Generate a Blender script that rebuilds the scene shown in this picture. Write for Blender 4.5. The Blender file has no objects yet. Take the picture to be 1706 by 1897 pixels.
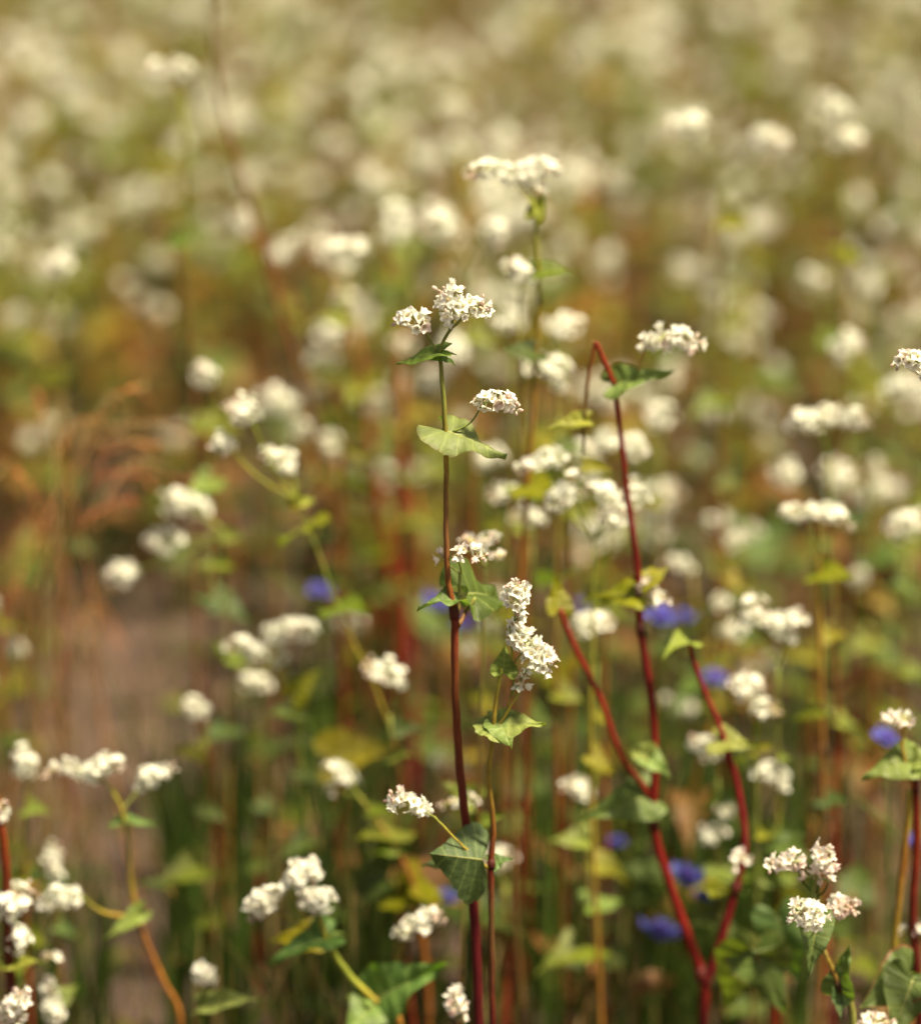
import bpy, math, random
import numpy as np
from mathutils import Vector, Matrix

# ------------------------------------------------------------------ camera, light, exposure
scene = bpy.context.scene
COL = scene.collection
CAM_H = 0.99
PITCH = math.radians(16.0)
VFOV = math.radians(17.1)
FPX = 948.5 / math.tan(VFOV / 2)
cam_d = bpy.data.cameras.new("camera")
cam = bpy.data.objects.new("camera", cam_d)
COL.objects.link(cam)
cam.location = (0, 0, CAM_H)
cam.rotation_euler = (math.radians(90) - PITCH, 0, 0)
cam_d.sensor_fit = 'VERTICAL'
cam_d.sensor_height = 36.0
cam_d.lens = 18.0 / math.tan(VFOV / 2)
cam_d.clip_start = 0.02
cam_d.clip_end = 2000
cam_d.dof.use_dof = True
cam_d.dof.focus_distance = 1.80
cam_d.dof.aperture_fstop = 2.75
cam_d.dof.aperture_blades = 0
scene.camera = cam

SUN = Vector((0.36, -0.16, 0.90)).normalized()
w = bpy.data.worlds.new("World")
scene.world = w
w.use_nodes = True
nt = w.node_tree
bg = nt.nodes["Background"]
sky = nt.nodes.new("ShaderNodeTexSky")
sky.sky_type = 'NISHITA'
sky.sun_disc = False
sky.sun_elevation = math.asin(SUN.z)
sky.sun_rotation = math.atan2(SUN.x, SUN.y)
sky.air_density = 1.0
sky.dust_density = 5.0
sky.ozone_density = 0.2
nt.links.new(sky.outputs[0], bg.inputs[0])
bg.inputs[1].default_value = 0.052
sd = bpy.data.lights.new("sun", 'SUN')
sd.energy = 5.0
sd.angle = math.radians(7)
sd.color = (1.0, 0.93, 0.78)
so = bpy.data.objects.new("sun", sd)
COL.objects.link(so)
so.rotation_euler = SUN.to_track_quat('Z', 'Y').to_euler()
so.location = (-2, 2, 5)
scene.view_settings.view_transform = 'Standard'
scene.view_settings.look = 'None'
scene.view_settings.gamma = 1
scene.view_settings.exposure = 1.2
scene.view_settings.use_white_balance = True
scene.view_settings.white_balance_temperature = 8000
scene.view_settings.white_balance_tint = 8
try:
    scene.cycles.use_denoising = True
    scene.cycles.max_bounces = 8
    scene.cycles.transmission_bounces = 6
    scene.cycles.diffuse_bounces = 4
except Exception:
    pass

cp, sp = math.cos(PITCH), math.sin(PITCH)
FWD = np.array([0, cp, -sp]); UPV = np.array([0, sp, cp]); RGT = np.array([1.0, 0, 0])
CPOS = np.array([0, 0, CAM_H])


def at(px, py, Y):
    d = FWD + (px - 853) / FPX * RGT + (948.5 - py) / FPX * UPV
    return CPOS + d * (Y / d[1])


def proj(p):
    v = np.asarray(p, float) - CPOS
    z = v @ FWD
    return 853 + FPX * (v @ RGT) / z, 948.5 - FPX * (v @ UPV) / z, z


def mpp(Y):
    return Y / 0.97 / FPX


rng = np.random.default_rng(11)
rnd = random.Random(5)

# ------------------------------------------------------------------ materials


def newmat(name):
    m = bpy.data.materials.new(name)
    m.use_nodes = True
    m.node_tree.nodes.clear()
    return m, m.node_tree.nodes, m.node_tree.links


def attr(N, name):
    a = N.new("ShaderNodeAttribute"); a.attribute_name = name
    return a


def mixc(N, L, typ, fac, a, b):
    n = N.new("ShaderNodeMix"); n.data_type = 'RGBA'; n.blend_type = typ
    for s, v in ((0, fac), (6, a), (7, b)):
        if isinstance(v, (int, float)):
            n.inputs[s].default_value = v
        elif isinstance(v, tuple):
            n.inputs[s].default_value = v
        else:
            L.new(v, n.inputs[s])
    return n.outputs[2]


def math_(N, L, op, a, b=0.0, c=None):
    n = N.new("ShaderNodeMath"); n.operation = op
    for i, v in enumerate((a, b, c)):
        if v is None: continue
        if isinstance(v, (int, float)): n.inputs[i].default_value = v
        else: L.new(v, n.inputs[i])
    return n.outputs[0]


def make_leaf_mat():
    m, N, L = newmat("buckwheat_leaf")
    out = N.new("ShaderNodeOutputMaterial")
    col = attr(N, "Col").outputs[0]
    uv = attr(N, "leafuv").outputs[1]
    sx = N.new("ShaderNodeSeparateXYZ"); L.new(uv, sx.inputs[0])
    U, V = sx.outputs[0], sx.outputs[1]
    # side veins: bands along U, thin; midrib where V near 0
    tc = N.new("ShaderNodeTexCoord")
    nz = N.new("ShaderNodeTexNoise"); nz.inputs["Scale"].default_value = 220; nz.inputs["Detail"].default_value = 3
    L.new(tc.outputs["Object"], nz.inputs["Vector"])
    nz2 = N.new("ShaderNodeTexNoise"); nz2.inputs["Scale"].default_value = 60; nz2.inputs["Detail"].default_value = 4
    L.new(tc.outputs["Object"], nz2.inputs["Vector"])
    ub = math_(N, L, 'MULTIPLY_ADD', nz2.outputs[0], 0.09, U)
    w1 = math_(N, L, 'PINGPONG', math_(N, L, 'MULTIPLY', ub, 8.0), 0.5)
    vein = math_(N, L, 'LESS_THAN', w1, 0.055)
    mid = math_(N, L, 'LESS_THAN', math_(N, L, 'ABSOLUTE', V), 0.035)
    vv = math_(N, L, 'MAXIMUM', math_(N, L, 'MULTIPLY', vein, 0.7), mid)
    oi = N.new("ShaderNodeObjectInfo")
    hsv = N.new("ShaderNodeHueSaturation")
    L.new(col, hsv.inputs["Color"])
    L.new(math_(N, L, 'MULTIPLY_ADD', oi.outputs["Random"], 0.05, 0.475), hsv.inputs["Hue"])
    L.new(math_(N, L, 'MULTIPLY', math_(N, L, 'MULTIPLY_ADD', nz2.outputs[0], 1.1, 0.45), math_(N, L, 'MULTIPLY_ADD', w1, -0.35, 1.08)), hsv.inputs["Value"])
    base = mixc(N, L, 'MIX', math_(N, L, 'MULTIPLY', vv, 0.32), hsv.outputs[0], (0.34, 0.40, 0.13, 1))
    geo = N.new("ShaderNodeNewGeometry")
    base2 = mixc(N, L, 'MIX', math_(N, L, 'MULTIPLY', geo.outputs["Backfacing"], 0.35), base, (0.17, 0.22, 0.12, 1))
    # a few dry spots
    vo = N.new("ShaderNodeTexVoronoi"); vo.inputs["Scale"].default_value = 130
    L.new(tc.outputs["Object"], vo.inputs["Vector"])
    spot = math_(N, L, 'LESS_THAN', vo.outputs["Distance"], 0.09)
    base3 = mixc(N, L, 'MIX', math_(N, L, 'MULTIPLY', spot, 0.5), base2, (0.14, 0.10, 0.03, 1))
    p = N.new("ShaderNodeBsdfPrincipled")
    L.new(base3, p.inputs["Base Color"])
    p.inputs["Roughness"].default_value = 0.55
    p.inputs["Specular IOR Level"].default_value = 0.35
    bp = N.new("ShaderNodeBump"); bp.inputs["Strength"].default_value = 0.5; bp.inputs["Distance"].default_value = 0.0012
    hh = math_(N, L, 'ADD', math_(N, L, 'MULTIPLY_ADD', vv, -0.5, nz.outputs[0]), math_(N, L, 'MULTIPLY', w1, 1.5))
    L.new(hh, bp.inputs["Height"]); L.new(bp.outputs[0], p.inputs["Normal"])
    t = N.new("ShaderNodeBsdfTranslucent")
    tcol = mixc(N, L, 'MULTIPLY', 1.0, base3, (1.5, 1.8, 0.45, 1))
    L.new(tcol, t.inputs[0])
    mx = N.new("ShaderNodeMixShader"); mx.inputs[0].default_value = 0.32
    L.new(p.outputs[0], mx.inputs[1]); L.new(t.outputs[0], mx.inputs[2])
    L.new(mx.outputs[0], out.inputs[0])
    return m


def make_col_mat(name, rough, trans, nscale, namp, bump=0.0, spec=0.4, huevar=0.0, streak=False):
    m, N, L = newmat(name)
    out = N.new("ShaderNodeOutputMaterial")
    col = attr(N, "Col").outputs[0]
    tc = N.new("ShaderNodeTexCoord")
    nz = N.new("ShaderNodeTexNoise"); nz.inputs["Scale"].default_value = nscale; nz.inputs["Detail"].default_value = 3
    L.new(tc.outputs["Object"], nz.inputs["Vector"])
    hsv = N.new("ShaderNodeHueSaturation")
    L.new(col, hsv.inputs["Color"])
    val = math_(N, L, 'MULTIPLY_ADD', nz.outputs[0], namp, 1 - namp * 0.5)
    if streak:
        mp_ = N.new("ShaderNodeMapping"); mp_.inputs["Scale"].default_value = (1, 1, .10)
        L.new(tc.outputs["Object"], mp_.inputs[0])
        n2 = N.new("ShaderNodeTexNoise"); n2.inputs["Scale"].default_value = 900; n2.inputs["Detail"].default_value = 2
        L.new(mp_.outputs[0], n2.inputs["Vector"])
        val = math_(N, L, 'MULTIPLY', val, math_(N, L, 'MULTIPLY_ADD', n2.outputs[0], 1.3, .35))
    L.new(val, hsv.inputs["Value"])
    if huevar:
        oi = N.new("ShaderNodeObjectInfo")
        L.new(math_(N, L, 'MULTIPLY_ADD', oi.outputs["Random"], huevar, 0.5 - huevar / 2), hsv.inputs["Hue"])
    p = N.new("ShaderNodeBsdfPrincipled")
    L.new(hsv.outputs[0], p.inputs["Base Color"])
    p.inputs["Roughness"].default_value = rough
    p.inputs["Specular IOR Level"].default_value = spec
    if bump:
        bp = N.new("ShaderNodeBump"); bp.inputs["Strength"].default_value = 0.6; bp.inputs["Distance"].default_value = bump
        L.new(nz.outputs[0], bp.inputs["Height"]); L.new(bp.outputs[0], p.inputs["Normal"])
    if trans:
        t = N.new("ShaderNodeBsdfTranslucent"); L.new(hsv.outputs[0], t.inputs[0])
        mx = N.new("ShaderNodeMixShader"); mx.inputs[0].default_value = trans
        L.new(p.outputs[0], mx.inputs[1]); L.new(t.outputs[0], mx.inputs[2])
        L.new(mx.outputs[0], out.inputs[0])
    else:
        L.new(p.outputs[0], out.inputs[0])
    return m


M_LEAF = make_leaf_mat()
M_STEM = make_col_mat("plant_stem", 0.58, 0.0, 170, 0.8, 0.0004, 0.22, 0.03, True)
M_FLOWER = make_col_mat("flower_petal", 0.6, 0.45, 500, 0.10, 0.0, 0.2)
M_GRASS = make_col_mat("grass_blade", 0.5, 0.3, 30, 0.6, 0.0, 0.3)


def make_soil():
    m, N, L = newmat("field_soil")
    out = N.new("ShaderNodeOutputMaterial")
    tc = N.new("ShaderNodeTexCoord")
    def nz(s, d):
        n = N.new("ShaderNodeTexNoise"); n.inputs["Scale"].default_value = s; n.inputs["Detail"].default_value = d
        L.new(tc.outputs["Object"], n.inputs["Vector"]); return n.outputs[0]
    r = N.new("ShaderNodeValToRGB")
    r.color_ramp.elements[0].position = 0.3; r.color_ramp.elements[0].color = (0.045, 0.027, 0.021, 1)
    r.color_ramp.elements[1].position = 0.7; r.color_ramp.elements[1].color = (0.112, 0.070, 0.055, 1)
    L.new(nz(9, 8), r.inputs[0])
    c = mixc(N, L, 'MULTIPLY', 0.6, r.outputs[0], nz(90, 5))
    c = mixc(N, L, 'MIX', 0.55, c, r.outputs[0])
    p = N.new("ShaderNodeBsdfPrincipled"); L.new(c, p.inputs["Base Color"]); p.inputs["Roughness"].default_value = 0.95
    bp = N.new("ShaderNodeBump"); bp.inputs["Strength"].default_value = 0.9; bp.inputs["Distance"].default_value = 0.012
    L.new(nz(60, 8), bp.inputs["Height"]); L.new(bp.outputs[0], p.inputs["Normal"])
    L.new(p.outputs[0], out.inputs[0])
    return m


M_SOIL = make_soil()

# ------------------------------------------------------------------ mesh helpers
MATS = [M_STEM, M_LEAF, M_FLOWER, M_GRASS]


class MB:
    def __init__(s):
        s.V, s.F, s.C, s.U, s.M = [], [], [], [], []
        s.n = 0

    def add(s, V, F, C, m=0, U=None):
        V = np.asarray(V, float); F = np.asarray(F, int)
        C = np.asarray(C, float)
        if C.ndim == 1: C = np.tile(C, (len(V), 1))
        if U is None: U = np.full((len(V), 2), 0.5)
        s.V.append(V); s.F.append(F + s.n); s.C.append(C); s.U.append(U)
        s.M.append(np.full(len(F), m, int))
        s.n += len(V)

    def arrays(s):
        return (np.concatenate(s.V), np.concatenate(s.F), np.concatenate(s.C), np.concatenate(s.M), np.concatenate(s.U))

    def addarr(s, arr, R=None, t=None, k=1.0):
        V, F, C, M, U = arr
        V = V * k
        if R is not None: V = V @ R.T
        if t is not None: V = V + t
        s.V.append(V); s.F.append(F + s.n); s.C.append(C); s.U.append(U); s.M.append(M); s.n += len(V)

    def mesh(s, name):
        V, F, C, M, U = s.arrays()
        me = bpy.data.meshes.new(name)
        me.from_pydata(V, [], F)
        used = sorted(set(M.tolist()))
        for u in used: me.materials.append(MATS[u])
        mp = np.zeros(8, int)
        for i, u in enumerate(used): mp[u] = i
        me.polygons.foreach_set("material_index", mp[M].astype(np.int32))
        me.polygons.foreach_set("use_smooth", np.ones(len(F), bool))
        a = me.color_attributes.new("Col", 'FLOAT_COLOR', 'POINT')
        a.data.foreach_set("color", np.concatenate([C, np.ones((len(C), 1))], 1).astype(np.float32).ravel())
        if 1 in used:
            b = me.attributes.new("leafuv", 'FLOAT2', 'POINT')
            b.data.foreach_set("vector", U.astype(np.float32).ravel())
        me.update()
        return me

    def build(s, name, parent=None, loc=None):
        o = bpy.data.objects.new(name, s.mesh(name))
        COL.objects.link(o)
        if parent is not None: o.parent = parent
        if loc is not None: o.location = loc
        return o


def catmull(P, k=6):
    P = np.asarray(P, float)
    if len(P) < 3:
        t = np.linspace(0, 1, k + 1)[:, None]
        return P[0] * (1 - t) + P[-1] * t
    Q = np.vstack([2 * P[0] - P[1], P, 2 * P[-1] - P[-2]])
    out = []
    for i in range(1, len(Q) - 2):
        a, b, c, d = Q[i - 1], Q[i], Q[i + 1], Q[i + 2]
        for t in np.linspace(0, 1, k, endpoint=False):
            out.append(0.5 * (2 * b + (c - a) * t + (2 * a - 5 * b + 4 * c - d) * t ** 2 + (3 * b - a - 3 * c + d) * t ** 3))
    out.append(P[-1])
    return np.array(out)


def frame(d):
    d = d / (np.linalg.norm(d) + 1e-12)
    a = np.array([0, 0, 1.0]) if abs(d[2]) < 0.9 else np.array([1.0, 0, 0])
    x = np.cross(a, d); x /= np.linalg.norm(x)
    y = np.cross(d, x)
    return x, y, d


def tube(mb, P, R, C, sides=8, m=0):
    """P path, R radii per point, C colours per point"""
    P = np.asarray(P, float); n = len(P)
    T = np.gradient(P, axis=0)
    R = np.broadcast_to(np.asarray(R, float), (n,)); C = np.asarray(C, float)
    if C.ndim == 1: C = np.tile(C, (n, 1))
    x, y, _ = frame(T[0])
    ang = np.arange(sides) / sides * 2 * math.pi
    V = []
    for i in range(n):
        t = T[i] / (np.linalg.norm(T[i]) + 1e-12)
        x = x - t * (x @ t); x /= np.linalg.norm(x) + 1e-12
        y = np.cross(t, x)
        V.append(P[i] + R[i] * (np.cos(ang)[:, None] * x + np.sin(ang)[:, None] * y))
    # closing rings
    V = [P[0] + (V[0] - P[0]) * 0.02] + V + [P[-1] + (V[-1] - P[-1]) * 0.02]
    V = np.concatenate(V)
    CC = np.repeat(np.vstack([C[:1], C, C[-1:]]), sides, 0)
    k = n + 2
    i, j = np.meshgrid(np.arange(k - 1), np.arange(sides), indexing='ij')
    a = i * sides + j; b = i * sides + (j + 1) % sides
    F = np.stack([a, b, b + sides, a + sides], -1).reshape(-1, 4)
    mb.add(V, F, CC, m)


def ellipsoid(mb, c, r, d, col, col2=None, m=2, sides=6, rings=5):
    x, y, z = frame(np.asarray(d, float))
    u = np.linspace(0.04, math.pi - 0.04, rings)
    ang = np.arange(sides) / sides * 2 * math.pi
    V, CC = [], []
    col = np.asarray(col, float); col2 = col if col2 is None else np.asarray(col2, float)
    for q in u:
        s, co = math.sin(q), math.cos(q)
        V.append(c + r[0] * s * (np.cos(ang)[:, None] * x + np.sin(ang)[:, None] * y) - r[1] * co * z)
        f = (1 - co) / 2
        CC.append(np.tile(col * (1 - f) + col2 * f, (sides, 1)))
    V = np.concatenate(V); CC = np.concatenate(CC)
    i, j = np.meshgrid(np.arange(rings - 1), np.arange(sides), indexing='ij')
    a = i * sides + j; b = i * sides + (j + 1) % sides
    mb.add(V, np.stack([a, b, b + sides, a + sides], -1).reshape(-1, 4), CC, m)


# ------------------------------------------------------------------ leaves
MARG = np.array([(0, 0), (-.05, .05), (-.15, .13), (-.23, .25), (-.22, .36), (-.12, .44), (.0, .47), (.13, .45), (.27, .385),
                 (.41, .305), (.55, .225), (.68, .155), (.80, .09), (.91, .04), (1.0, 0.0)])
MIDX = np.array([0, 0, 0, 0, .01, .03, .07, .14, .23, .34, .46, .59, .73, .87, 1.0])


def leaf_arrays(L=0.045, wr=1.0, fold=0.25, droop=0.25, wav=0.05, seed=0, col=(0.12, 0.17, 0.04), hi=True, petiole=0.0, edge=None, lobe=1.0):
    r = np.random.default_rng(seed)
    mb = MB()
    if hi:
        k = 3
        tt = np.arange(0, len(MARG) - 1 + 1e-6, 1 / k)
        mx = np.interp(tt, np.arange(len(MARG)), MARG[:, 0]); my = np.interp(tt, np.arange(len(MARG)), MARG[:, 1])
        ker = np.array([.25, .5, .25])
        for _ in range(2):
            mx[1:-1] = np.convolve(mx, ker, 'valid'); my[1:-1] = np.convolve(my, ker, 'valid')
        mi = np.interp(tt, np.arange(len(MIDX)), MIDX)
        m = 8
    else:
        mx, my, mi = MARG[::2, 0], MARG[::2, 1], MIDX[::2]; m = 2
    n = len(mx)
    ph = r.uniform(0, 6.28, 6)
    for s in (-1, 1):
        v = np.linspace(0, 1, m + 1)
        jag = 1 + (r.normal(0, 0.03, n) if hi else 0)
        mxx = np.where(mx < 0, mx * (lobe if s < 0 else min(lobe, 1.0) * .8 if lobe > 1 else lobe), mx)
        X = mi[:, None] * (1 - v) + mxx[:, None] * v
        Yv = (my * jag)[:, None] * v * wr
        u = np.linspace(0, 1, n)[:, None] * np.ones_like(v)
        Z = fold * Yv + wav * v ** 2 * np.sin(u * 14 + ph[0] + s) + wav * .5 * v ** 2 * np.sin(u * 27 + ph[1] * s)
        if hi:
            vn = np.abs(((u * 8 + .5) % 1) - .5)      # veins groove
            Z += 0.038 * np.sqrt(vn) * np.sin(v * math.pi) + .006 * np.sin(X * 60 + ph[2]) * np.sin(Yv * 70 + ph[3]) * v
        Z -= droop * np.sign(X) * X ** 2
        Z += 0.06 * np.sin(X * 4 + ph[4]) * v
        V = np.stack([X, s * Yv, Z], -1).reshape(-1, 3) * L
        c = np.asarray(col) * (1 + r.normal(0, .04, (len(V), 1)))
        if edge is not None:
            e = np.clip((v - .9) * 10, 0, 1)
            c = c * (1 - e[None, :, None].repeat(n, 0).reshape(-1, 1)) + np.asarray(edge) * e[None, :, None].repeat(n, 0).reshape(-1, 1)
        i, j = np.meshgrid(np.arange(n - 1), np.arange(m), indexing='ij')
        a = i * (m + 1) + j
        F = np.stack([a, a + 1, a + m + 2, a + m + 1], -1).reshape(-1, 4)
        if s < 0: F = F[:, ::-1]
        mb.add(V, F[:, ::-1], c, 1, np.stack([u, v * s + 0 * u], -1).reshape(-1, 2))
    if hi:  # midrib and palmate main veins, seen from below and above
        xs = np.linspace(0, .97, 12)
        z = -droop * xs ** 2
        tube(mb, np.stack([xs, 0 * xs, z - .004], -1) * L, np.linspace(.011, .003, 12) * L, (.26, .28, .10), 5)
    if petiole > 0:
        P = catmull([(-petiole, 0, -.25 * petiole), (-petiole * .5, 0, .02 * petiole), (0, 0, 0)], 4) * L
        tube(mb, P, .0011 if hi else .0012, (.26, .12, .04), 5)
    return mb.arrays()


def orient(d, nrm):
    x = np.asarray(d, float); x = x / np.linalg.norm(x)
    z = np.asarray(nrm, float); z = z - x * (x @ z); z /= np.linalg.norm(z)
    y = np.cross(z, x)
    return np.stack([x, y, z], 1)


# ------------------------------------------------------------------ flowers (base at origin, opening towards +Z, about 6 mm)
def flower_arrays(open_=0.9, nu=4, nv=4, seed=0, pink=0.1, green=0.15, detail=True, size=1.0):
    r = np.random.default_rng(seed)
    mb = MB()
    white = np.array([.90, .92, .85]); pk = np.array([.84, .62, .60]); gr = np.array([.66, .70, .38])
    for k in range(5):
        a = k * 2 * math.pi / 5 + r.normal(0, .08)
        L = .0040 * r.uniform(.88, 1.1) * size; W = .00150 * r.uniform(.9, 1.12) * size
        u = np.linspace(0, 1, nu + 1)[:, None]; v = np.linspace(-1, 1, nv + 1)[None, :]
        wd = W * np.power(np.sin(np.clip(u * .89 + .09, 0, 1) * math.pi), .75)
        op = open_ + r.normal(0, .12)
        # profile: goes up in a cup then spreads
        th = op * np.minimum(1, .45 + u * .9)
        rad = .0004 * size + L * u * np.sin(th)
        hgt = L * u * np.cos(th)
        cup = .40 * W * (v ** 2) * np.sin(u * 2.6) * (1.1 - op * .3)
        X = rad - cup * np.cos(th); Z = hgt + cup * np.sin(th) * .8 + .0002 * np.sin(u * 9 + k)
        Yy = wd * v
        P = np.stack([X + 0 * Yy, Yy + 0 * X, Z + 0 * Yy], -1).reshape(-1, 3)
        c_, s_ = math.cos(a), math.sin(a)
        Rm = np.array([[c_, -s_, 0], [s_, c_, 0], [0, 0, 1]])
        P = P @ Rm.T
        uu = (u + 0 * v).reshape(-1, 1); vv = (v + 0 * u).reshape(-1, 1)
        f = np.clip(1 - uu * 2.2, 0, 1) * green * 3
        c = white * (1 - f) + gr * f
        g = np.clip(pink * (.35 + .9 * uu * np.abs(vv)) + r.normal(0, .03), 0, 1)
        c = c * (1 - g) + pk * g
        i, j = np.meshgrid(np.arange(nu), np.arange(nv), indexing='ij')
        q = i * (nv + 1) + j
        mb.add(P, np.stack([q, q + nv + 1, q + nv + 2, q + 1], -1).reshape(-1, 4), c, 2)
    if detail:
        ellipsoid(mb, np.array([0, 0, .0007]) * size, (.0006 * size, .0008 * size), (0, 0, 1), (.60, .60, .25), (.70, .62, .40), sides=5, rings=4)
        for k in range(8):
            a = k * 2 * math.pi / 8 + .2
            t = min(open_, .75) * (.8 if k % 2 else .45)
            tip = np.array([math.sin(t) * math.cos(a), math.sin(t) * math.sin(a), math.cos(t)]) * .0021 * size * r.uniform(.85, 1.1)
            b = np.array([math.cos(a), math.sin(a), 1]) * .0004 * size
            tube(mb, np.array([b, tip]), .00006, (.8, .8, .7), 3, 2)
            ellipsoid(mb, tip, (.00017, .00021), tip, (.78, .48, .42), sides=4, rings=3)
            g = np.array([math.cos(a + .39), math.sin(a + .39), .9]) * .0008 * size
            ellipsoid(mb, g, (.00022, .00022), (0, 0, 1), (.72, .58, .14), sides=4, rings=3)
    return mb.arrays()


def bud_arrays(size=1.0, pink=.4, sides=6):
    mb = MB()
    white = np.array([.88, .85, .79]); pk = np.array([.78, .46, .44])
    ellipsoid(mb, np.array([0, 0, .0011]) * size, (.0008 * size, .00125 * size), (0, 0, 1), white * .5 + np.array([.2, .24, .1]) * .5,
              white * (1 - pink) + pk * pink, sides=sides, rings=5)
    return mb.arrays()


HF = [flower_arrays(o, 5, 4, i, p, g) for i, (o, p, g) in enumerate([(1.25, .0, .14), (1.1, .03, .12), (.95, .02, .16), (.65, .06, .2), (1.35, .0, .10), (.45, .12, .2)])]
HFP = [flower_arrays(o, 5, 4, i + 20, p, g) for i, (o, p, g) in enumerate([(1.1, .6, .08), (.8, .8, .08), (.5, 1.0, .1), (.95, .5, .1)])]
MF = [flower_arrays(o, 3, 2, i + 9, p, .16, False) for i, (o, p) in enumerate([(1.3, .02), (1.1, .04), (.8, .05), (1.4, .0)])]
MFP = [flower_arrays(o, 2, 2, i + 19, p, .1, False) for i, (o, p) in enumerate([(1.1, .3), (.8, .45), (.5, .5)])]
LF = [flower_arrays(o, 1, 1, i + 29, .06, .12, False, 1.1) for i, o in enumerate([1.1, .7])]
HB = [bud_arrays(1.0, p) for p in (.15, .5, .8)]
LB = [bud_arrays(1.0, p, 4) for p in (.15, .6)]
_fmesh = {}


def fmesh(kind, i):
    key = (kind, i)
    if key not in _fmesh:
        src = {'f': HF, 'p': HFP, 'b': HB}[kind][i]
        mb = MB(); mb.addarr(src)
        _fmesh[key] = mb.mesh("flower" if kind != 'b' else "bud")
    return _fmesh[key]


def rot_to(d, spin):
    x, y, z = frame(np.asarray(d, float))
    c, s = math.cos(spin), math.sin(spin)
    return np.stack([c * x + s * y, -s * x + c * y, z], 1)


def cluster_layout(a, b, rad, n, seed, up=0.35, bend=0.0, gap=.0036):
    """flower placements round a slightly arched raceme from a to b; the b end carries buds"""
    r = np.random.default_rng(seed)
    a = np.asarray(a, float); b = np.asarray(b, float)
    L = np.linalg.norm(b - a)
    mid = (a + b) / 2 + np.array([0, 0, 1]) * bend * L + r.normal(0, .05, 3) * L
    axis = catmull([a, mid, b], 6)
    out = []
    pts = []
    for k in range(n * 6):
        if len(out) >= n: break
        t = r.uniform(0.02, 1)
        p = axis[int(t * (len(axis) - 1))]
        d = r.normal(0, 1, 3); d[2] += up; d /= np.linalg.norm(d)
        q = p + d * rad * (r.uniform(.5, 1.0) if r.uniform() < .8 else r.uniform(1.0, 1.35)) * (1 - .30 * t)
        if any(np.linalg.norm(q - s) < gap for s in pts): continue
        pts.append(q)
        bud = t > .78 and r.uniform() < .6
        out.append((p, q, d, bud, t))
    return axis, out


def add_axis(mb, axis, lay, sides=5, rad=.0007):
    tube(mb, axis, np.linspace(rad, rad * .5, len(axis)), (.22, .25, .07), sides)
    for p, q, d, bud, t in lay:
        m = (p + q) / 2 + np.array([0, 0, .0005])
        tube(mb, np.array([p, m, q]), .00028, (.52, .56, .30) if t < .8 else (.6, .42, .30), 3 if sides < 5 else 4)
    # bracts and tiny buds along the rachis
    r = np.random.default_rng(len(lay))
    for k in range(0, len(axis) - 1):
        p = axis[k]; dd = r.normal(0, 1, 3); dd /= np.linalg.norm(dd)
        ellipsoid(mb, p + dd * .0013, (.0007, .0013), dd, (.42, .42, .18), (.66, .48, .36), 0, 4, 4)


def cluster_mesh(mb, a, b, rad, n, seed, pink=0.1, lod='m', bend=.1, up=.35):
    axis, lay = cluster_layout(a, b, rad, n, seed, up, bend)
    add_axis(mb, axis, lay, 4)
    r = np.random.default_rng(seed + 1)
    src, srp, bd = (MF, MFP, HB) if lod == 'm' else (LF, LF, LB)
    for p, q, d, bud, t in lay:
        R = rot_to(d + np.array([0, 0, .2]), r.uniform(0, 6))
        if bud: mb.addarr(bd[r.integers(len(bd))], R, q, r.uniform(.9, 1.4))
        else:
            s = srp if r.uniform() < pink else src
            mb.addarr(s[r.integers(len(s))], R, q, r.uniform(.85, 1.12))
    for k in range(n // 4):
        d = r.normal(0, 1, 3); d /= np.linalg.norm(d)
        mb.addarr(bd[r.integers(len(bd))], rot_to(d, 0), axis[-1] + d * rad * .45, r.uniform(.7, 1.2))


# ------------------------------------------------------------------ plants placed one by one
GREEN = np.array([.17, .20, .045]); YEL = np.array([.30, .22, .035]); ORA = np.array([.25, .10, .022])
RED = np.array([.18, .018, .008]); DRED = np.array([.085, .009, .006]); BRN = np.array([.14, .075, .025]); LIME = np.array([.30, .34, .05])
LG = (.100, .126, .004); LY = (.16, .155, .003); LD = (.034, .060, .006); LB_ = (.062, .100, .016); LP = (.130, .18, .026); LR = (.15, .060, .014)
YL = (.19, .13, .014)
seedc = [100]


def nseed():
    seedc[0] += 1
    return seedc[0]


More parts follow.
